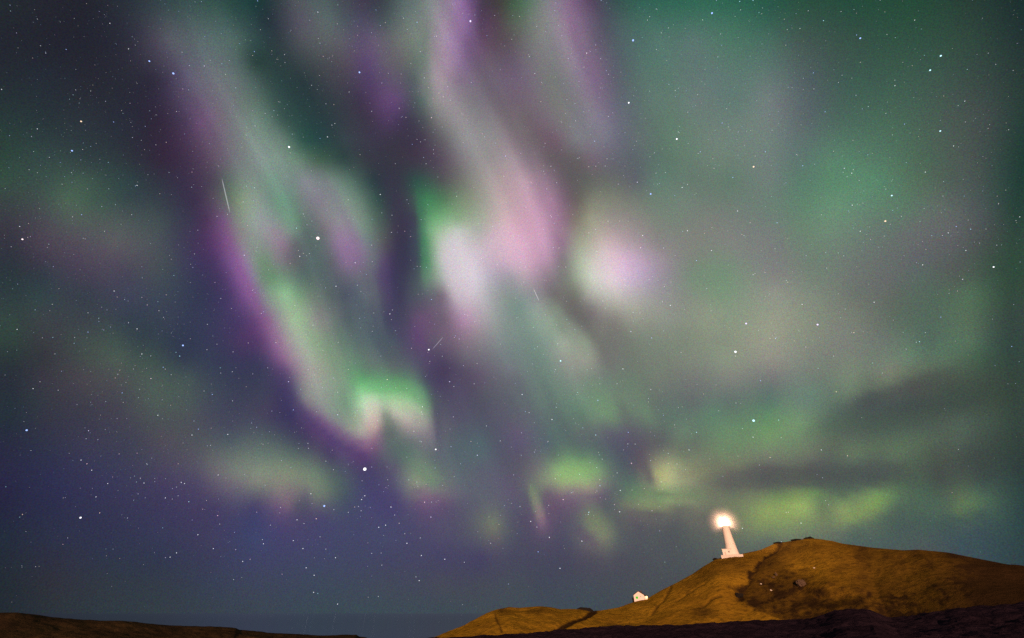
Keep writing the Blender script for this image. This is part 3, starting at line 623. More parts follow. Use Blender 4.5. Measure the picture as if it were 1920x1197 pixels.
# ---------------------------------------------------------------- ground materials
def earth(name, light, mid, dark, bump=0.5, scale=0.35, attr=False, bumpdist=0.5):
    m, nt, b = material(name)
    L = nt.links.new
    geo = nt.nodes.new('ShaderNodeNewGeometry')
    def nz(sc, det=6, rough=0.6):
        q = nt.nodes.new('ShaderNodeTexNoise')
        q.inputs['Scale'].default_value = sc
        q.inputs['Detail'].default_value = det
        q.inputs['Roughness'].default_value = rough
        L(geo.outputs['Position'], q.inputs['Vector'])
        return q.outputs['Fac']
    def ramp(src, lo, hi):
        q = nt.nodes.new('ShaderNodeMapRange')
        q.inputs[1].default_value = lo
        q.inputs[2].default_value = hi
        L(src, q.inputs[0])
        return q.outputs[0]
    def mix(f, a, c):
        q = nt.nodes.new('ShaderNodeMix')
        q.data_type = 'RGBA'
        L(f, q.inputs[0])
        for k, v in ((6, a), (7, c)):
            if isinstance(v, tuple):
                q.inputs[k].default_value = v + (1,)
            else:
                L(v, q.inputs[k])
        return q.outputs[2]
    big, fine, grit = nz(scale * 0.12, 4), nz(scale), nz(scale * 4.5, 4, 0.7)
    c = mix(ramp(big, 0.35, 0.65), mid, light)
    c = mix(ramp(fine, 0.48, 0.70), c, tuple(0.5 * (a + d) for a, d in zip(mid, dark)))
    c = mix(ramp(grit, 0.55, 0.8), c, tuple(0.45 * a + 0.55 * d for a, d in zip(mid, dark)))
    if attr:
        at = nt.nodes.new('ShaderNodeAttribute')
        at.attribute_name = 'shade_cover'
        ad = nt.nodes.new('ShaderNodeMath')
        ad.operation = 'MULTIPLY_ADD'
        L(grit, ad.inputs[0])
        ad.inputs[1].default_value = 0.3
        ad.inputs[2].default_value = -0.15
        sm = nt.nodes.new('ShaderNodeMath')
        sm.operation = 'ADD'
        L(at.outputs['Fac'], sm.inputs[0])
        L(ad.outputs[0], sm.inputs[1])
        c = mix(ramp(sm.outputs[0], 0.12, 0.9), c, dark)  # darkens bare tracks and painted shade alike
    L(c, b.inputs['Base Color'])
    b.inputs['Roughness'].default_value = 1.0
    b.inputs['Specular IOR Level'].default_value = 0.0
    hs = nt.nodes.new('ShaderNodeMath')
    hs.operation = 'ADD'
    L(fine, hs.inputs[0])
    hm = nt.nodes.new('ShaderNodeMath')
    hm.operation = 'MULTIPLY'
    hm.inputs[1].default_value = 0.35
    L(grit, hm.inputs[0])
    L(hm.outputs[0], hs.inputs[1])
    bp = nt.nodes.new('ShaderNodeBump')
    bp.inputs['Strength'].default_value = bump
    bp.inputs['Distance'].default_value = bumpdist
    L(hs.outputs[0], bp.inputs['Height'])
    L(bp.outputs[0], b.inputs['Normal'])
    return m

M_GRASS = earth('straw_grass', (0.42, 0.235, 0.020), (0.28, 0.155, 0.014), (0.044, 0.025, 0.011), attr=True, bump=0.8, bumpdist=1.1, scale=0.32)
M_HEATH = earth('dark_heath', (0.075, 0.048, 0.022), (0.05, 0.032, 0.018), (0.018, 0.013, 0.012), bump=0.6, bumpdist=0.8)
M_LAVA = earth('lava_rubble', (0.036, 0.022, 0.034), (0.022, 0.014, 0.023), (0.007, 0.005, 0.008), bump=0.8, scale=0.8, bumpdist=0.6)

# ---------------------------------------------------------------- sea
m, nt, b = material('sea_water')
b.inputs['Base Color'].default_value = (0.014, 0.055, 0.07, 1)
b.inputs['Roughness'].default_value = 0.11
b.inputs['IOR'].default_value = 1.33
geo = nt.nodes.new('ShaderNodeNewGeometry')
nz = nt.nodes.new('ShaderNodeTexNoise')
nz.inputs['Scale'].default_value = 0.08
nz.inputs['Detail'].default_value = 6
nt.links.new(geo.outputs['Position'], nz.inputs['Vector'])
bp = nt.nodes.new('ShaderNodeBump')
bp.inputs['Strength'].default_value = 0.006
bp.inputs['Distance'].default_value = 0.5
nt.links.new(nz.outputs['Fac'], bp.inputs['Height'])
nt.links.new(bp.outputs[0], b.inputs['Normal'])
bm = bmesh.new()
rings = [0.0, 60.0, 200.0, 600.0, 2000.0, 8000.0, 30000.0, 120000.0]
prev = [bm.verts.new((0, 0, 0))]
for r in rings[1:]:
    cur = [bm.verts.new((r * math.cos(2 * math.pi * i / 64), r * math.sin(2 * math.pi * i / 64), 0)) for i in range(64)]
    for i in range(64):
        if len(prev) == 1:
            bm.faces.new((prev[0], cur[i], cur[(i + 1) % 64]))
        else:
            bm.faces.new((prev[i], cur[i], cur[(i + 1) % 64], prev[(i + 1) % 64]))
    prev = cur
tag(bm_obj('sea', bm, m), 'calm dark blue sea reaching to the horizon', kind='structure')

# ---------------------------------------------------------------- lighthouse hill
az_l, az_r = HAZ[0] - 0.02, az_te(2250, 1150)[0]
azs = [az_l + (az_r - az_l) * i / 520 for i in range(521)]

def hill_ds(az):
    R = float(np.interp(az, DAZ, DD))
    Wd = float(np.interp(az, WAZ, WW))
    a = [R - Wd - 40 * (1 - k / 6) for k in range(6)]
    a += [R - Wd + Wd * k / 150 for k in range(151)]
    a += [R + 150 * (k / 24) ** 1.6 for k in range(1, 25)]
    return a

me = grid_mesh('hill', azs, hill_ds, hill_z, masks=shade_and_cover)
hill = tag(link('hill', me, None, M_GRASS, True), 'straw coloured grassy hill carrying the lighthouse', kind='structure')

# ---------------------------------------------------------------- foreground lava and left heath
def lava_z(az, d):
    te = float(np.interp(az, LAZ, LTE, left=-0.2, right=LTE[-1]))
    D = 150.0
    x, y = d * math.sin(az), d * math.cos(az)
    z_e = HC + te * D
    z0 = HC - 1.75
    slope = -0.062
    t = smoothstep(70, D, d)
    base = z0 + slope * d
    low = max(base, -6.0)
    if az < LAZ[0]:
        z = low
    else:
        blend = smoothstep(LAZ[0], LAZ[0] + 0.03, az)
        front = z0 + (z_e - z0) * (d / D) - 1.6 * math.sin(math.pi * min(1.0, d / D)) * 1.0
        zz = front if d <= D else z_e - (d - D) * 0.10 - 0.0006 * (d - D) ** 2
        z = low * (1 - blend) + zz * blend
    far = smoothstep(20, 60, d)
    fade = 1.0 - 0.75 * smoothstep(D - 18, D, d) if d < D else 0.25
    z += far * (0.9 * fbm(x * 0.06, y * 0.06, 4.0, 4) * fade + 0.55 * abs(fbm(x * 0.2, y * 0.2, 8.0, 4)) + 0.22 * abs(fbm(x * 0.55, y * 0.55, 3.0, 3)))
    return max(z, -8.0)

azs = [-1.75 + 3.5 * i / 640 for i in range(641)]
dl = [2.0 + 38.0 * k / 14 for k in range(14)] + [40 + 112.0 * k / 130 for k in range(131)] + [155 + 125 * (k / 20) for k in range(21)]
me = grid_mesh('lava_field', azs, lambda az: dl, lava_z)
tag(link('lava_field', me, None, M_LAVA, False), 'dark purplish lava rubble in the foreground', kind='structure')

def heath_z(az, d):
    te_c = float(np.interp(az, AAZ, ATE, right=-0.2))
    R = 255.0
    te_b = -0.062
    x, y = d * math.sin(az), d * math.cos(az)
    s = (d - 190.0) / (R - 190.0)
    if s <= 0:
        z = HC + te_b * 190.0 + (d - 190.0) * 0.15
    elif s <= 1:
        g = 1 - (1 - s) ** 1.4
        z = HC + (te_b + (te_c - te_b) * g) * d
    else:
        e = d - R
        z = HC + te_c * R + te_c * e - 0.03 * e - 0.0011 * e * e
    body = smoothstep(0.0, 0.3, s) * (1.0 - 0.85 * smoothstep(0.8, 1.0, s))
    z += body * (0.9 * fbm(x * 0.05, y * 0.05, 2.0, 4)) + 0.14 * fbm(x * 0.3, y * 0.3, 6.0, 3)
    return max(z, -8.0)

a0, a1 = az_te(-400, 1150)[0], AAZ[-1] + 0.02
azs = [a0 + (a1 - a0) * i / 360 for i in range(361)]
dh = [165 + 25 * k / 5 for k in range(5)] + [190 + 66.0 * k / 60 for k in range(61)] + [258 + 130 * (k / 20) ** 1.5 for k in range(21)]
me = grid_mesh('headland', azs, lambda az: dh, heath_z)
tag(link('headland', me, None, M_HEATH, True), 'low dark brown heath running down to the sea', kind='structure')

# ---------------------------------------------------------------- placing things on the hill
def crest(px, py=1100, back=0.0):
    az, te = az_te(px, py)
    R = float(np.interp(az, DAZ, DD)) + back
    return Vector((R * math.sin(az), R * math.cos(az), hill_z(az, R)[0])), az

def face(px, py):
    """The place on the hill face met by looking along a survey direction."""
    az, te = az_te(px, py)
    R = float(np.interp(az, DAZ, DD))
    Wd = float(np.interp(az, WAZ, WW))
    d = R - Wd
    while d < R + 5:
        if hill_z(az, d)[0] >= HC + te * d:
            break
        d += 0.25
    return Vector((d * math.sin(az), d * math.cos(az), hill_z(az, d)[0])), az

# ---------------------------------------------------------------- lighthouse
M_WHITE = plain('white_render', (0.80, 0.78, 0.75), 0.75, 0.05, 0.6)
M_DARK = plain('dark_opening', (0.02, 0.02, 0.022), 0.4)
M_ROOFRED = plain('red_dome', (0.32, 0.05, 0.04), 0.5)
M_RAIL = plain('grey_rail', (0.35, 0.35, 0.36), 0.5)
M_CONC = plain('pale_concrete', (0.66, 0.62, 0.58), 0.85, 0.10, 0.8)
pos, laz = crest(1374, 1040, -7.0)
LH = empty('lighthouse', pos + Vector((0, 0, 0.35)), -laz)       # local -Y looks at the camera
tag(LH, 'tall white lighthouse with a blazing lamp on the hill crest', 'lighthouse')
bm = bmesh.new()
box(bm, -9.4, 7.6, -7.8, 6.4, -4.5, 0.0)
bmesh.ops.bevel(bm, geom=bm.edges[:], offset=0.12, segments=1, affect='EDGES')
bm_obj('terrace', bm, M_CONC, LH)
bm = bmesh.new()
lathe(bm, [(5.5, -0.2), (5.1, 1.6), (4.55, 5.0), (4.1, 9.0), (3.7, 13.0), (3.35, 17.0), (3.1, 20.6), (3.15, 21.2), (3.6, 22.0), (3.6, 22.25)], 48)
tower = bm_obj('tower', bm, M_WHITE, LH, True)
for zz, hh in ((7.5, 0.9), (12.5, 0.85), (17.2, 0.8)):
    rr = float(np.interp(zz, [0.5, 5, 9, 13, 17, 20.6], [5.35, 4.55, 4.1, 3.7, 3.35, 3.1]))
    bm = bmesh.new()
    box(bm, rr - 0.25, rr + 0.04, -0.32, 0.32, zz, zz + 2 * hh)
    w = bm_obj('window', bm, M_DARK, LH)
    w.rotation_euler = (0, 0, math.radians(25))
bm = bmesh.new()
box(bm, -7.4, -0.6, -6.6, -1.2, 0.002, 4.3)
bmesh.ops.bevel(bm, geom=bm.edges[:], offset=0.08, segments=1, affect='EDGES')
porch = bm_obj('porch', bm, M_WHITE, LH)
bm = bmesh.new()
box(bm, -7.7, -0.3, -6.9, -0.9, 4.302, 4.62)
bm_obj('porch_roof', bm, M_CONC, porch)
bm = bmesh.new()
box(bm, -2.85, -1.85, -6.63, -6.5, 1.8, 2.9)
bm_obj('porch_window', bm, M_DARK, porch)
bm = bmesh.new()
box(bm, -6.1, -5.0, -6.63, -6.5, 0.01, 2.2)
bm_obj('door', bm, plain('grey_door', (0.55, 0.5, 0.46), 0.6), porch)
bm = bmesh.new()
lathe(bm, [(3.7, 22.252), (3.7, 22.6), (1.7, 22.602), (1.7, 22.252)], 48, close=False)
gal = bm_obj('gallery', bm, M_WHITE, LH, False)
bm = bmesh.new()
for i in range(24):
    a = 2 * math.pi * i / 24
    tube(bm, (3.55 * math.cos(a), 3.55 * math.sin(a), 22.6), (3.55 * math.cos(a), 3.55 * math.sin(a), 23.6), 0.035)
for zz in (23.1, 23.6):
    for i in range(48):
        a, c = 2 * math.pi * i / 48, 2 * math.pi * (i + 1) / 48
        tube(bm, (3.55 * math.cos(a), 3.55 * math.sin(a), zz), (3.55 * math.cos(c), 3.55 * math.sin(c), zz), 0.035, 5)
bm_obj('railing', bm, M_RAIL, gal)
bm = bmesh.new()
lathe(bm, [(1.7, 22.26), (1.7, 23.0)], 32)
bm_obj('lantern_base', bm, M_WHITE, LH, False)
gm = bpy.data.materials.new('lantern_glass')
gm.use_nodes = True
nt = gm.node_tree
nt.nodes.clear()
out = nt.nodes.new('ShaderNodeOutputMaterial')
tr = nt.nodes.new('ShaderNodeBsdfTransparent')
gl = nt.nodes.new('ShaderNodeBsdfGlossy')
gl.inputs['Roughness'].default_value = 0.05
ms = nt.nodes.new('ShaderNodeMixShader')
ms.inputs[0].default_value = 0.05
nt.links.new(tr.outputs[0], ms.inputs[1])
nt.links.new(gl.outputs[0], ms.inputs[2])
nt.links.new(ms.outputs[0], out.inputs['Surface'])
LZ = 25.4
bm = bmesh.new()
lathe(bm, [(1.85, 23.002), (1.85, 27.0), (0.55, 28.0)], 24, close=False)
lan = bm_obj('lantern', bm, gm, LH, True)
bm = bmesh.new()
bmesh.ops.create_uvsphere(bm, u_segments=24, v_segments=16, radius=1.3)
lm = glowing('lamp_light', (1.0, 0.86, 0.72), 3.0, True)
lm.cycles.emission_sampling = 'NONE'
lens = bm_obj('lamp', bm, lm, lan, True)
lens.location = (0, 0, LZ)
pl = bpy.data.lights.new('lighthouse_lamp', 'POINT')
pl.energy = 110000.0
pl.color = (1.0, 0.62, 0.44)
pl.shadow_soft_size = 1.2
plo = bpy.data.objects.new('lighthouse_lamp', pl)
COL.objects.link(plo)
plo.location = LH.location + Vector((0, 0, LZ))
bm = bmesh.new()
for i in range(6):
    a = 2 * math.pi * (i + 0.5) / 6
    tube(bm, (1.9 * math.cos(a), 1.9 * math.sin(a), 23.0), (1.9 * math.cos(a), 1.9 * math.sin(a), 27.0), 0.022)
    tube(bm, (1.9 * math.cos(a), 1.9 * math.sin(a), 27.0), (0.6 * math.cos(a), 0.6 * math.sin(a), 28.02), 0.022)
bm_obj('glazing_bar', bm, M_RAIL, lan)
bm = bmesh.new()
lathe(bm, [(0.58, 28.002), (0.55, 28.1), (0.4, 28.3), (0.12, 28.42), (0.08, 28.8), (0.03, 29.0)], 32)
bm_obj('dome', bm, M_ROOFRED, LH, True)

# scattering ball added round the lamp for its glare, lit by it
mm = bpy.data.materials.new('halo_volume')
mm.use_nodes = True
mm.cycles.volume_sampling = 'EQUIANGULAR'
nt = mm.node_tree
nt.nodes.clear()
out = nt.nodes.new('ShaderNodeOutputMaterial')
pv = nt.nodes.new('ShaderNodeVolumePrincipled')
pv.inputs['Color'].default_value = (0.95, 0.80, 0.72, 1)
pv.inputs['Density'].default_value = 0.03
tco = nt.nodes.new('ShaderNodeTexCoord')
sc_ = nt.nodes.new('ShaderNodeVectorMath')
sc_.operation = 'SCALE'
sc_.inputs['Scale'].default_value = 1.0 / 17.5
grd = nt.nodes.new('ShaderNodeTexGradient')
grd.gradient_type = 'SPHERICAL'
pw = nt.nodes.new('ShaderNodeMath')
pw.operation = 'POWER'
pw.inputs[1].default_value = 2.2
dn = nt.nodes.new('ShaderNodeMath')
dn.operation = 'MULTIPLY'
dn.inputs[1].default_value = 0.03
nt.links.new(tco.outputs['Object'], sc_.inputs[0])
nt.links.new(sc_.outputs[0], grd.inputs[0])
nt.links.new(grd.outputs['Fac'], pw.inputs[0])
nt.links.new(pw.outputs[0], dn.inputs[0])
nt.links.new(dn.outputs[0], pv.inputs['Density'])
nt.links.new(pv.outputs[0], out.inputs['Volume'])
bm = bmesh.new()
bmesh.ops.create_icosphere(bm, subdivisions=4, radius=17.5)
lamp_halo = bm_obj('lamp_halo', bm, mm)
lamp_halo.location = LH.location + Vector((0, 0, LZ))
tag(lamp_halo, 'added halo volume glowing around the lighthouse lamp', kind='stuff')

# ---------------------------------------------------------------- small house on the slope
M_HWHITE = plain('house_white', (0.78, 0.74, 0.72), 0.8, 0.05, 1.0)
M_HROOF = plain('house_roof', (0.07, 0.045, 0.03), 0.7, 0.3, 2.0)
M_GREEN = plain('window_green', (0.008, 0.66, 0.03), 0.5)  # one even saturated green base colour
pos, haz = crest(1199, 1126, -4.0)
H = empty('house', pos + Vector((0, 0, 0.4)), -haz - math.radians(8))
tag(H, 'small white gabled house with a green window on the lower slope', 'house')
HW, HL, HE, HR = 3.9, 8.0, 3.0, 5.3
bm = bmesh.new()
vs = []
for yy in (0.0, HL):
    vs.append([bm.verts.new(p) for p in ((-HW, yy, -3.0), (HW, yy, -3.0), (HW, yy, HE), (0, yy, HR), (-HW, yy, HE))])
bm.faces.new(vs[0])
bm.faces.new(list(reversed(vs[1])))
for i in range(5):
    bm.faces.new((vs[0][i], vs[1][i], vs[1][(i + 1) % 5], vs[0][(i + 1) % 5]))
bm_obj('wall', bm, M_HWHITE, H)
bm = bmesh.new()
dx, dz = (HE - HR) / HW, 0
for sx in (-1, 1):
    e = 0.35
    a0x, a0z = 0.0, HR + 0.03
    b0x, b0z = sx * (HW + e), HR + 0.03 - (HR - HE) / HW * (HW + e)
    p = [(a0x, -0.12, a0z), (b0x, -0.12, b0z), (b0x, HL + 0.25, b0z), (a0x, HL + 0.25, a0z)]
    lo = [bm.verts.new(v) for v in p]
    hi = [bm.verts.new((v[0], v[1], v[2] + 0.38)) for v in p]
    bm.faces.new(lo)
    bm.faces.new(list(reversed(hi)))
    for i in range(4):
        if not (i == 3):
            bm.faces.new((lo[i], lo[(i + 1) % 4], hi[(i + 1) % 4], hi[i]))
roof = bm_obj('roof', bm, M_HROOF, H)
bm = bmesh.new()
box(bm, 1.1, 1.9, 4.2, 5.0, HE + 0.6, HR + 0.7)
bm_obj('chimney', bm, M_HROOF, roof)
bm = bmesh.new()
box(bm, -2.5, -0.75, -0.10, 0.02, 0.75, 2.15)
win = bm_obj('window', bm, M_GREEN, H)
win['label'] = 'green window in the gable'
bm = bmesh.new()
for q in ((-2.68, -2.502, 0.6, 2.3), (-0.748, -0.57, 0.6, 2.3), (-2.5, -0.75, 2.152, 2.3), (-2.5, -0.75, 0.6, 0.748)):
    box(bm, q[0], q[1], -0.07, 0.02, q[2], q[3])
bm_obj('frame', bm, M_HWHITE, win)
bm = bmesh.new()
box(bm, 1.05, 1.5, -0.06, 0.02, 2.0, 2.45)
bm_obj('vent', bm, plain('vent_grille', (0.16, 0.09, 0.08), 0.6), H)
bm = bmesh.new()
box(bm, -HW - 1.5, -HW - 0.003, 0.6, 4.0, -3.0, 1.6)
bm_obj('lean_to', bm, plain('tarred_boards', (0.008, 0.007, 0.007), 0.9), H)
bm = bmesh.new()
box(bm, HW + 0.003, HW + 2.2, 1.4, 5.0, -2.0, 2.35)
wing = bm_obj('side_porch', bm, M_HWHITE, H)
bm = bmesh.new()
box(bm, HW + 0.003, HW + 2.5, 1.2, 5.2, 2.353, 2.55)
bm_obj('porch_roof', bm, M_HROOF, wing)
bm = bmesh.new()
bmesh.ops.create_uvsphere(bm, u_segments=12, v_segments=8, radius=0.5)
lamp = bm_obj('lamp', bm, glowing('warm_bulb', (1.0, 0.62, 0.22), 5.0), H, True)
lamp.location = (HW + 1.7, 0.85, 1.7)
bm = bmesh.new()
tube(bm, (0, 0.1, 0), (0, 0.55, 0), 0.06)
bm_obj('bracket', bm, M_DARK, lamp)

# ---------------------------------------------------------------- rocks
def rock(name, pos, sx, sy, sz, seed, mat, label, cat='rock', group=None, rotz=0.0, amp=0.35):
    bm = bmesh.new()
    bmesh.ops.create_icosphere(bm, subdivisions=4, radius=1.0)
    for v in bm.verts:
        d = v.co.normalized()
        k = 1.0 + amp * noise.fractal(d * 1.3 + Vector((seed, 0, 0)), 1.0, 2.0, 3) + 0.12 * noise.cell(d * 2.6 + Vector((seed, 3, 0)))
        v.co = Vector((d.x * sx, d.y * sy, d.z * sz)) * k
    o = bm_obj(name, bm, mat, None, False)
    o.location = pos
    o.rotation_euler = (0, 0, rotz)
    return tag(o, label, cat, group)

M_ROCK = plain('weathered_rock', (0.10, 0.068, 0.045), 0.95, 0.45, 1.4, 0.6)
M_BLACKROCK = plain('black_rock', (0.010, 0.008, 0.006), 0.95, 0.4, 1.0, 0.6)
p, a = face(1503, 1098)
rock('boulder', p + Vector((0, 0, 0.9)), 2.6, 2.4, 2.3, 2.0, M_ROCK, 'big rounded brown boulder alone on the hill face', 'boulder', rotz=0.4)
p, a = face(1456, 1080)
rock('rock', p + Vector((0, 0, 0.6)), 0.6, 0.7, 1.3, 5.0, M_ROCK, 'narrow upright pale rock beside the dark gully', rotz=0.9)
p, a = face(1451, 1084)
rock('rock', p + Vector((0, 0, 0.3)), 0.9, 0.7, 0.6, 7.0, M_ROCK, 'small flat rock just below the upright rock', rotz=0.2)
p, a = face(1386, 1120)
rock('rock', p + Vector((0, 0, 0.8)), 2.6, 1.8, 1.6, 9.0, M_BLACKROCK, 'black rock outcrop at the foot of the gully', 'outcrop', rotz=-0.4)
for k, (qx, qy, s, lab) in enumerate(((1527, 1066, 0.45, 'tiny white stone high on the slope under the summit'),
                                       (1446, 1108, 0.5, 'tiny pale stone in the dark hollow, the lower one'),
                                       (1427, 1096, 0.45, 'tiny pale stone in the dark hollow, the upper left one'))):
    p, a = face(qx, qy)
    rock('stone', p + Vector((0, 0, 0.15)), s * 1.2, s, s * 0.8, 20 + k, plain('pale_stone', (0.6, 0.55, 0.48), 0.9, 0.2, 2.0), lab, 'stone')
for k, (qx, w, h, lab) in enumerate(((1456, 3.4, 0.9, 'low rock ledge on the skyline at the top of the gully'),
                                      (1492, 4.4, 0.8, 'long low rock ledge on the skyline left of the summit'),
                                      (1518, 3.2, 1.1, 'craggy rock ledge crowning the summit'))):
    p, a = crest(qx, 1012, -1.0)
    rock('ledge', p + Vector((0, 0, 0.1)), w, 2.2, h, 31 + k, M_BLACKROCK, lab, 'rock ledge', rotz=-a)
p, a = crest(1342, 1050, -1.0)
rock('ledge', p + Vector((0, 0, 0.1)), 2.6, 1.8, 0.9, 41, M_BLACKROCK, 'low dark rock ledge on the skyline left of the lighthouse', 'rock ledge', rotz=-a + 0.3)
# low turf bank on the saddle
p, a = crest(1097, 1143, -3.0)
bm = bmesh.new()
prof = [(-1.6, -1.5), (1.6, -1.5), (0.9, 0.9), (0.3, 1.2), (-0.5, 1.1), (-1.0, 0.8)]
rows = []
for i in range(25):
    t = i / 24
    hx = -5.6 + 11.2 * t
    k = min(1.0, 5 * t, 5 * (1 - t)) * 0.8 + 0.2
    rows.append([bm.verts.new((hx, py_ * k + 0.25 * noise.noise(Vector((hx, j, 0.3))), (pz_ if pz_ < 0 else pz_ * k + 0.22 * noise.noise(Vector((hx * 0.7, j, 4.0))))))
                 for j, (py_, pz_) in enumerate(prof)])
for a_, b_ in zip(rows, rows[1:]):
    for i in range(len(prof)):
        bm.faces.new((a_[i], a_[(i + 1) % len(prof)], b_[(i + 1) % len(prof)], b_[i]))
bm.faces.new(rows[0])
bm.faces.new(list(reversed(rows[-1])))
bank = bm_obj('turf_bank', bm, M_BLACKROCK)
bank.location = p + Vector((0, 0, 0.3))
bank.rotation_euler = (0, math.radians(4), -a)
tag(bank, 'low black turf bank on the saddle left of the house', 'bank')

# ---------------------------------------------------------------- stars and meteors
SKY_R = 60000.0

def sky_at(px, py):
    return Vector(ray(px, py)) * SKY_R + Vector((0, 0, HC))

PXR = SKY_R / (FPX)            # metres across one survey pixel at the middle of the frame

def no_light(mat):
    mat.cycles.emission_sampling = 'NONE'
    return mat

def star_mat(name, col, strength):
    return no_light(glowing(name, col, strength))

def shrink(px, py):
    """Stars are point sources: the same apparent size wherever they stand."""
    return float(np.dot(ray(px, py), AX_F)) ** 1.5

def star(px, py, size, mat, label, cat='star', group=None, name='star'):
    bm = bmesh.new()
    bmesh.ops.create_icosphere(bm, subdivisions=2, radius=size * PXR * 0.5 * shrink(px, py))
    o = bm_obj(name, bm, mat)
    o.location = sky_at(px, py)
    return tag(o, label, cat, group)

S_WHITE = star_mat('star_white', (0.95, 0.95, 1.0), 1.6)
S_BLUE = star_mat('star_blue', (0.35, 0.5, 1.0), 1.5)
S_CYAN = star_mat('star_cyan', (0.55, 0.9, 1.0), 1.5)
S_PINK = star_mat('star_pink', (1.0, 0.78, 0.82), 1.6)
S_ORANGE = star_mat('star_orange', (1.0, 0.72, 0.5), 1.4)
S_VIOLET = star_mat('star_violet', (0.75, 0.65, 1.0), 1.5)
NAMED = [
    (596, 447, 6.0, S_PINK, 'brilliant pinkish white planet glowing inside the left aurora loop', 'planet'),
    (684, 880, 6.0, S_WHITE, 'brightest blue white star, below the tip of the bright green aurora', 'star'),
    (1413, 789, 4.6, S_CYAN, 'bright cyan white star high above the lighthouse', 'star'),
    (1379, 660, 4.2, S_WHITE, 'bright white star higher up, above the cyan one', 'star'),
    (1399, 607, 3.2, S_VIOLET, 'violet white star just above the bright white one over the lighthouse', 'star'),
    (1533, 609, 3.4, S_VIOLET, 'violet white star to the right of the pair over the lighthouse', 'star'),
    (151, 971, 3.6, S_WHITE, 'bright white star low over the left headland', 'star'),
    (50, 807, 3.6, S_BLUE, 'bright blue star near the left edge in the dark lower sky', 'star'),
    (608, 949, 3.6, S_BLUE, 'bright blue white star just below the low left aurora', 'star'),
    (42, 449, 3.2, S_PINK, 'reddish pink star near the left edge at mid height', 'star'),
    (325, 138, 3.8, S_BLUE, 'deep blue star on the upper purple aurora edge', 'star'),
    (280, 115, 3.0, S_BLUE, 'smaller blue star just up and left of the deep blue one', 'star'),
    (542, 276, 3.6, S_WHITE, 'white star at the head of the left aurora loop', 'star'),
    (882, 40, 3.6, S_VIOLET, 'violet blue star beside the top purple aurora ray', 'star'),
    (674, 136, 3.2, S_BLUE, 'blue star left of the upper violet aurora patch', 'star'),
    (1187, 76, 3.8, S_BLUE, 'bright blue star right of the upper pink aurora ray', 'star'),
    (1335, 25, 3.4, S_BLUE, 'blue star at the very top over the green sky', 'star'),
    (1764, 105, 3.6, S_CYAN, 'upper star of the pair in the upper right green sky', 'star'),
    (1744, 132, 3.2, S_CYAN, 'lower star of the pair in the upper right green sky', 'star'),
    (1613, 72, 3.2, S_BLUE, 'blue star near the top, left of the upper right pair', 'star'),
    (1660, 415, 3.4, S_ORANGE, 'orange star below the green patch on the right', 'star'),
    (1672, 367, 3.0, S_CYAN, 'cyan star straight above the orange one', 'star'),
    (1269, 261, 3.2, S_WHITE, 'white star in the grey green upper middle sky', 'star'),
    (1179, 193, 3.0, S_WHITE, 'white star on the fading end of the upper pink ray', 'star'),
    (1413, 313, 3.2, S_ORANGE, 'yellowish star in the grey green sky right of the pink patches', 'star'),
    (152, 228, 3.0, S_ORANGE, 'yellow orange star in the dark upper left sky', 'star'),
    (135, 283, 3.2, S_BLUE, 'blue star low in the dark upper left sky', 'star'),
    (343, 648, 3.2, S_BLUE, 'blue white star in the dark gap left of the green aurora band', 'star'),
    (1763, 246, 3.0, S_CYAN, 'bluish star below the upper right pair', 'star'),
    (1863, 501, 3.0, S_WHITE, 'white star near the right edge at mid height', 'star'),
    (1220, 364, 3.0, S_BLUE, 'blue star above the right pink patch', 'star'),
    (804, 656, 2.8, S_WHITE, 'white star below the white aurora fold, near a faint streak', 'star'),
    (817, 843, 2.8, S_WHITE, 'white star below the right foot of the bright green aurora', 'star'),
    (1051, 677, 2.8, S_CYAN, 'bluish star left of the pale slanting ray in the middle', 'star'),
]
for px, py, sz, mt, lab, cat in NAMED:
    star(px, py, sz * 1.0, mt, lab, cat, 'bright stars in the aurora sky' if cat == 'star' else None, 'planet' if cat == 'planet' else 'star')

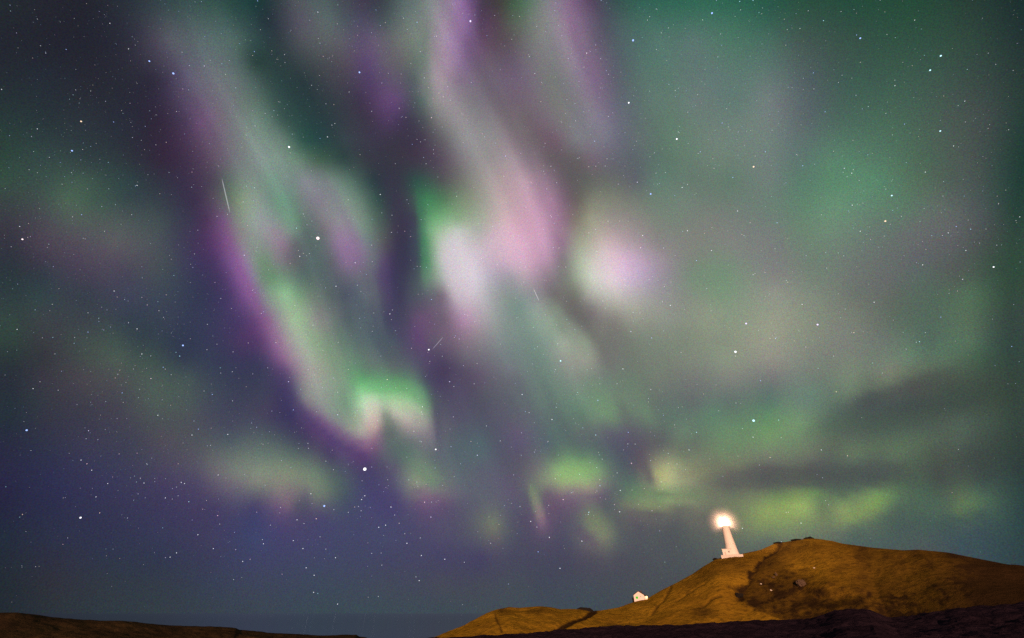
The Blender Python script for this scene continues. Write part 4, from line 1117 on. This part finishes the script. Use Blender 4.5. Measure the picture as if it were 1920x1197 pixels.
LISTED = """70 36 w 2|206 44 w 3|124 93 b 3|241 92 w 3|383 124 v 3|384 69 b 2|477 97 b 3|76 86 w 2|213 229 b 3|70 242 w 3|142 169 w 2|170 171 w 2|31 62 v 2|3 168 w 3|449 82 b 2|442 165 v 2|257 157 w 1|423 140 w 2|416 120 c 2|483 2 b 3
596 23 w 3|705 19 b 2|782 42 b 3|913 67 b 2|606 106 p 2|614 257 w 3|600 260 b 2|809 221 p 3|773 271 b 2|948 293 b 3|697 209 w 2|544 287 o 2|788 97 w 2|938 131 w 1|868 214 w 1|831 182 w 2|716 156 v 2|652 156 v 1|710 85 w 1|655 73 c 1
1100 100 w 3|1354 231 b 3|1313 285 b 3|1435 285 b 3|1115 265 b 3|1149 212 v 2|1351 64 w 2|1214 38 w 2|1040 20 b 2|1022 269 w 2|1227 287 w 2|1240 62 w 2|1266 170 w 2|1387 3 c 3|1412 1 c 3|1423 24 c 2|1346 107 w 2|1014 191 o 2
1544 39 c 3|1606 66 b 3|1715 38 w 3|1525 137 b 3|1547 210 b 3|1696 233 b 3|1867 121 w 2|1853 100 w 2|1809 190 w 3|1810 229 w 2|1788 274 w 3|1678 161 w 3|1663 65 w 2|1628 200 w 2|1733 104 c 2|1661 213 w 2|1572 155 w 2|1605 179 w 2|1500 54 w 2|1577 22 w 2
37 425 w 3|153 403 b 3|136 407 w 2|257 348 w 3|458 479 v 3|98 571 w 2|214 546 w 3|165 587 w 2|298 583 w 2|414 560 w 2|326 517 c 2|57 444 v 2|21 463 w 2|135 342 b 2|113 305 b 2|203 305 c 2|134 324 w 2|360 323 p 2|378 350 w 1|156 447 v 2|247 403 w 2|196 434 w 2|282 457 v 1|407 406 w 2|464 423 p 2|456 379 w 2
666 493 w 3|698 491 w 2|713 365 w 3|653 375 w 2|630 537 w 3|731 589 w 3|809 562 b 3|562 481 w 3|556 428 c 3|759 434 p 2|770 444 p 2|734 436 w 2|697 460 w 2|653 450 b 1|544 494 p 2|553 573 w 2|670 535 w 2|687 515 b 2|735 404 w 2|763 375 v 2|766 382 v 1|494 585 b 2|490 588 w 2
1374 333 b 3|1279 352 w 3|1205 442 w 3|1289 433 w 3|1334 470 w 3|1201 465 p 3|1383 396 w 3|1257 573 w 3|1306 489 b 3|1289 346 w 2|1265 367 b 2|1104 437 w 2|1140 415 w 2|1195 342 v 3|1044 343 w 2|1033 312 w 2|1117 312 w 2|1230 325 w 2|1280 434 c 2|1391 440 o 2|1395 442 c 2|1321 438 o 2|1412 515 w 2|1187 586 w 2|986 389 o 2|996 343 p 2|1034 407 w 2
1457 418 b 3|1735 323 w 3|1583 316 v 3|1597 325 w 3|1598 385 w 3|1613 434 w 3|1778 437 w 3|1793 425 b 3|1863 501 w 2|1805 524 w 3|1811 470 w 3|1730 497 w 3|1504 571 w 3|1639 567 w 3|1764 595 b 3|1820 430 c 3|1661 355 w 2|1674 395 c 2|1725 416 c 2|1505 311 b 3|1591 396 b 2|1690 406 w 2|1658 443 w 2|1767 442 w 2|1747 442 c 2|1582 480 w 2|1550 503 w 2|1768 368 w 2|1808 368 b 2|1869 460 w 2|1912 407 w 3|1905 414 w 2
165 623 b 3|257 617 w 3|32 618 w 3|140 633 w 2|266 664 w 3|306 689 b 3|283 710 p 3|229 737 b 3|296 779 w 3|166 808 v 3|427 815 w 3|398 740 b 3|372 805 b 3|152 863 w 3|163 870 p 3|172 882 w 3|409 891 w 3|62 729 w 3|360 816 w 3|436 752 w 2|437 660 w 2|413 690 c 2|337 668 c 3|330 661 c 2|388 656 w 2|321 703 w 2|109 732 w 2|75 716 w 2|103 664 w 2|221 702 w 2|216 709 p 2|257 850 p 2|275 870 w 2|334 870 o 2|58 845 w 2|99 633 c 2|139 644 c 2|241 605 w 2
541 716 v 3|633 778 v 3|792 763 w 3|726 712 o 3|895 854 v 3|843 716 v 3|550 769 b 3|883 828 o 2|625 709 v 2|587 610 w 2|676 615 w 1|806 678 w 2|869 686 v 2|851 725 w 2|889 720 w 2|854 630 b 2|861 636 v 2|790 773 w 2|938 827 w 2|697 876 v 2|502 690 v 2|625 881 w 2|611 865 w 2|850 782 w 2|912 799 w 2|776 809 w 2
1183 622 v 3|1222 634 b 3|1168 692 w 3|1306 811 c 3|1426 714 b 3|1121 751 b 3|979 740 w 3|1035 787 w 3|1412 820 w 3|1292 844 w 3|1184 869 p 3|1178 811 b 3|1117 816 c 3|1191 833 w 2|1043 764 w 2|985 772 b 2|978 812 v 2|1002 848 v 2|1379 668 w 2|1380 756 w 2|1319 739 o 2|1277 661 w 2|1157 720 w 2|1083 736 c 2|1244 779 b 2|1157 887 w 2|1119 877 w 2|1041 898 w 2|1253 870 o 2
1601 624 o 3|1724 641 c 3|1897 650 b 3|1460 788 c 3|1540 844 w 3|1568 735 o 3|1444 858 o 3|1589 855 o 3|1511 651 w 2|1563 668 w 2|1718 642 w 2|1699 655 w 2|1735 624 w 2|1636 681 c 2|1534 691 c 2|1454 635 b 3|1890 720 w 1|1797 843 w 2
180 932 w 3|42 965 o 3|37 970 c 2|354 941 c 3|371 1003 w 3|202 907 w 3|270 906 w 3|331 1037 w 3|319 1045 w 3|310 1046 w 2|455 1053 w 3|469 1049 o 2|187 962 o 3|408 967 p 3|323 936 w 2|310 934 w 3|334 930 w 2|412 983 w 2|118 1021 p 2|127 1009 w 2|400 1029 w 3|442 1031 w 2|438 1087 w 2|305 990 c 2|380 955 o 2|346 907 w 3|340 905 w 3|201 1076 w 1|11 913 c 2
583 926 w 3|593 973 o 3|557 975 w 3|568 1029 w 3|629 1046 w 3|550 1014 w 3|494 1020 w 3|492 1012 w 2|574 1065 w 3|589 1079 w 3|588 1111 w 3|596 1113 c 2|786 1089 w 3|780 1082 w 2|763 1019 w 3|790 1042 w 3|834 1049 w 3|678 937 w 3|684 930 w 3|733 951 w 3|723 985 w 3|710 989 w 3|796 942 p 3|808 970 v 3|633 1133 w 3|526 952 w 2|672 950 w 2|626 956 w 2|653 961 w 2|677 958 w 2|665 951 o 2|529 1077 p 2|697 1038 w 2|716 1060 w 2|600 1007 w 2|611 1030 w 2|570 982 w 2|507 985 w 2|920 1019 w 2|788 1009 w 2|759 1001 w 2|740 966 w 2
1056 937 p 3|1104 961 c 3|995 978 w 3|1030 1008 w 3|1091 1015 w 3|1009 1035 b 3|1050 1066 w 3|1162 960 w 3|1392 991 w 3|1125 911 b 3|1163 920 w 3|975 950 w 2|1103 965 w 2|1240 904 w 2|1428 1095 w 1|1502 981 w 3|1474 961 w 2|1548 939 w 2|1465 1016 w 2|1478 961 w 2"""
stars = [tuple(t.split()) for ln in LISTED.split("\n") for t in ln.split("|")]
HUE = {'w': (0.92, 0.93, 1.0), 'b': (0.35, 0.5, 1.0), 'c': (0.45, 0.85, 1.0), 'p': (1.0, 0.62, 0.72), 'o': (1.0, 0.72, 0.5), 'v': (0.72, 0.66, 1.0)}
cloud = [(float(a), float(b_), HUE[h], (0.0, 0.32, 0.5, 0.78)[int(q)], (0, 1.5, 1.8, 2.1)[int(q)]) for a, b_, h, q in stars]
rng = random.Random(11)
while len(cloud) < 8000:
    x, y = rng.uniform(-350, 2270), rng.uniform(-380, 1140)
    keep = 1.0
    if x > 1300 and y > 640:
        keep *= 0.16
    if y > 900:
        keep *= max(0.08, 1 - (y - 900) / 200)
    if x > 1700:
        keep *= 0.65
    dens = 0.55 + 0.9 * noise.noise(Vector((x * 0.006, y * 0.006, 1.0)))
    if rng.random() > keep * max(0.15, dens + 0.25):
        continue
    mag = rng.random() ** 3.2
    h = rng.choice(('w', 'w', 'w', 'b', 'b', 'c', 'v', 'p', 'o'))
    c = tuple(0.65 * q + 0.35 * HUE['w'][i] for i, q in enumerate(HUE[h]))
    cloud.append((x, y, c, 0.10 + 0.45 * mag, 1.3 + 0.5 * mag))
verts, faces, cols = [], [], []
for x, y, c, br, sz in cloud:
    p = sky_at(x, y)
    r = sz * PXR * 0.5 * 1.0 * shrink(x, y)
    k = len(verts)
    for dx, dy, dz_ in ((1, 0, 0), (-1, 0, 0), (0, 1, 0), (0, -1, 0), (0, 0, 1), (0, 0, -1)):
        verts.append((p.x + r * dx, p.y + r * dy, p.z + r * dz_))
        cols.append((c[0] * br, c[1] * br, c[2] * br, 1.0))
    for f in ((0, 2, 4), (2, 1, 4), (1, 3, 4), (3, 0, 4), (2, 0, 5), (1, 2, 5), (3, 1, 5), (0, 3, 5)):
        faces.append(tuple(k + i for i in f))
me = bpy.data.meshes.new('stars')
me.from_pydata(verts, [], faces)
ca = me.attributes.new('starlight', 'FLOAT_COLOR', 'POINT')
ca.data.foreach_set('color', np.array(cols, np.float32).reshape(-1))
sm = no_light(glowing('starlight', (1, 1, 1), 0.62 * 1.0, True))
snt = sm.node_tree
at = snt.nodes.new('ShaderNodeAttribute')
at.attribute_name = 'starlight'
snt.links.new(at.outputs['Color'], snt.nodes['Emission'].inputs['Color'])
tag(link('stars', me, None, sm), 'thousands of faint stars strewn over the aurora sky', kind='stuff')

def meteor(p, q, w, col, strength, label):
    a, c = sky_at(*p), sky_at(*q)
    bm = bmesh.new()
    ax = (c - a)
    u = ax.normalized().orthogonal().normalized()
    v = ax.normalized().cross(u)
    rr = []
    for t, k in ((0, 0.15), (0.15, 0.8), (0.5, 1.0), (0.85, 0.8), (1.0, 0.1)):
        rr.append([bm.verts.new(a + ax * t + (w * PXR * 0.5 * k) * (math.cos(i * math.pi / 3) * u + math.sin(i * math.pi / 3) * v) - (a + ax * 0.5)) for i in range(6)])
    for s_, t_ in zip(rr, rr[1:]):
        for i in range(6):
            bm.faces.new((s_[i], s_[(i + 1) % 6], t_[(i + 1) % 6], t_[i]))
    bm.faces.new(list(reversed(rr[0])))
    bm.faces.new(rr[-1])
    o = bm_obj('meteor', bm, no_light(glowing('meteor_light', col, strength, True)))
    o.location = a + ax * 0.5
    return tag(o, label, 'meteor', 'meteors')

meteor((416, 335), (431, 399), 1.5, (0.9, 0.95, 1.0), 0.13, 'long thin pale meteor beside the purple edge of the left aurora')
meteor((1000, 541), (1011, 565), 1.4, (1.0, 0.9, 0.9), 0.13, 'short pale meteor just below the big pink aurora patch')
meteor((811, 655), (831, 632), 1.4, (0.85, 0.85, 1.0), 0.10, 'short faint meteor slanting the other way below the white aurora fold')
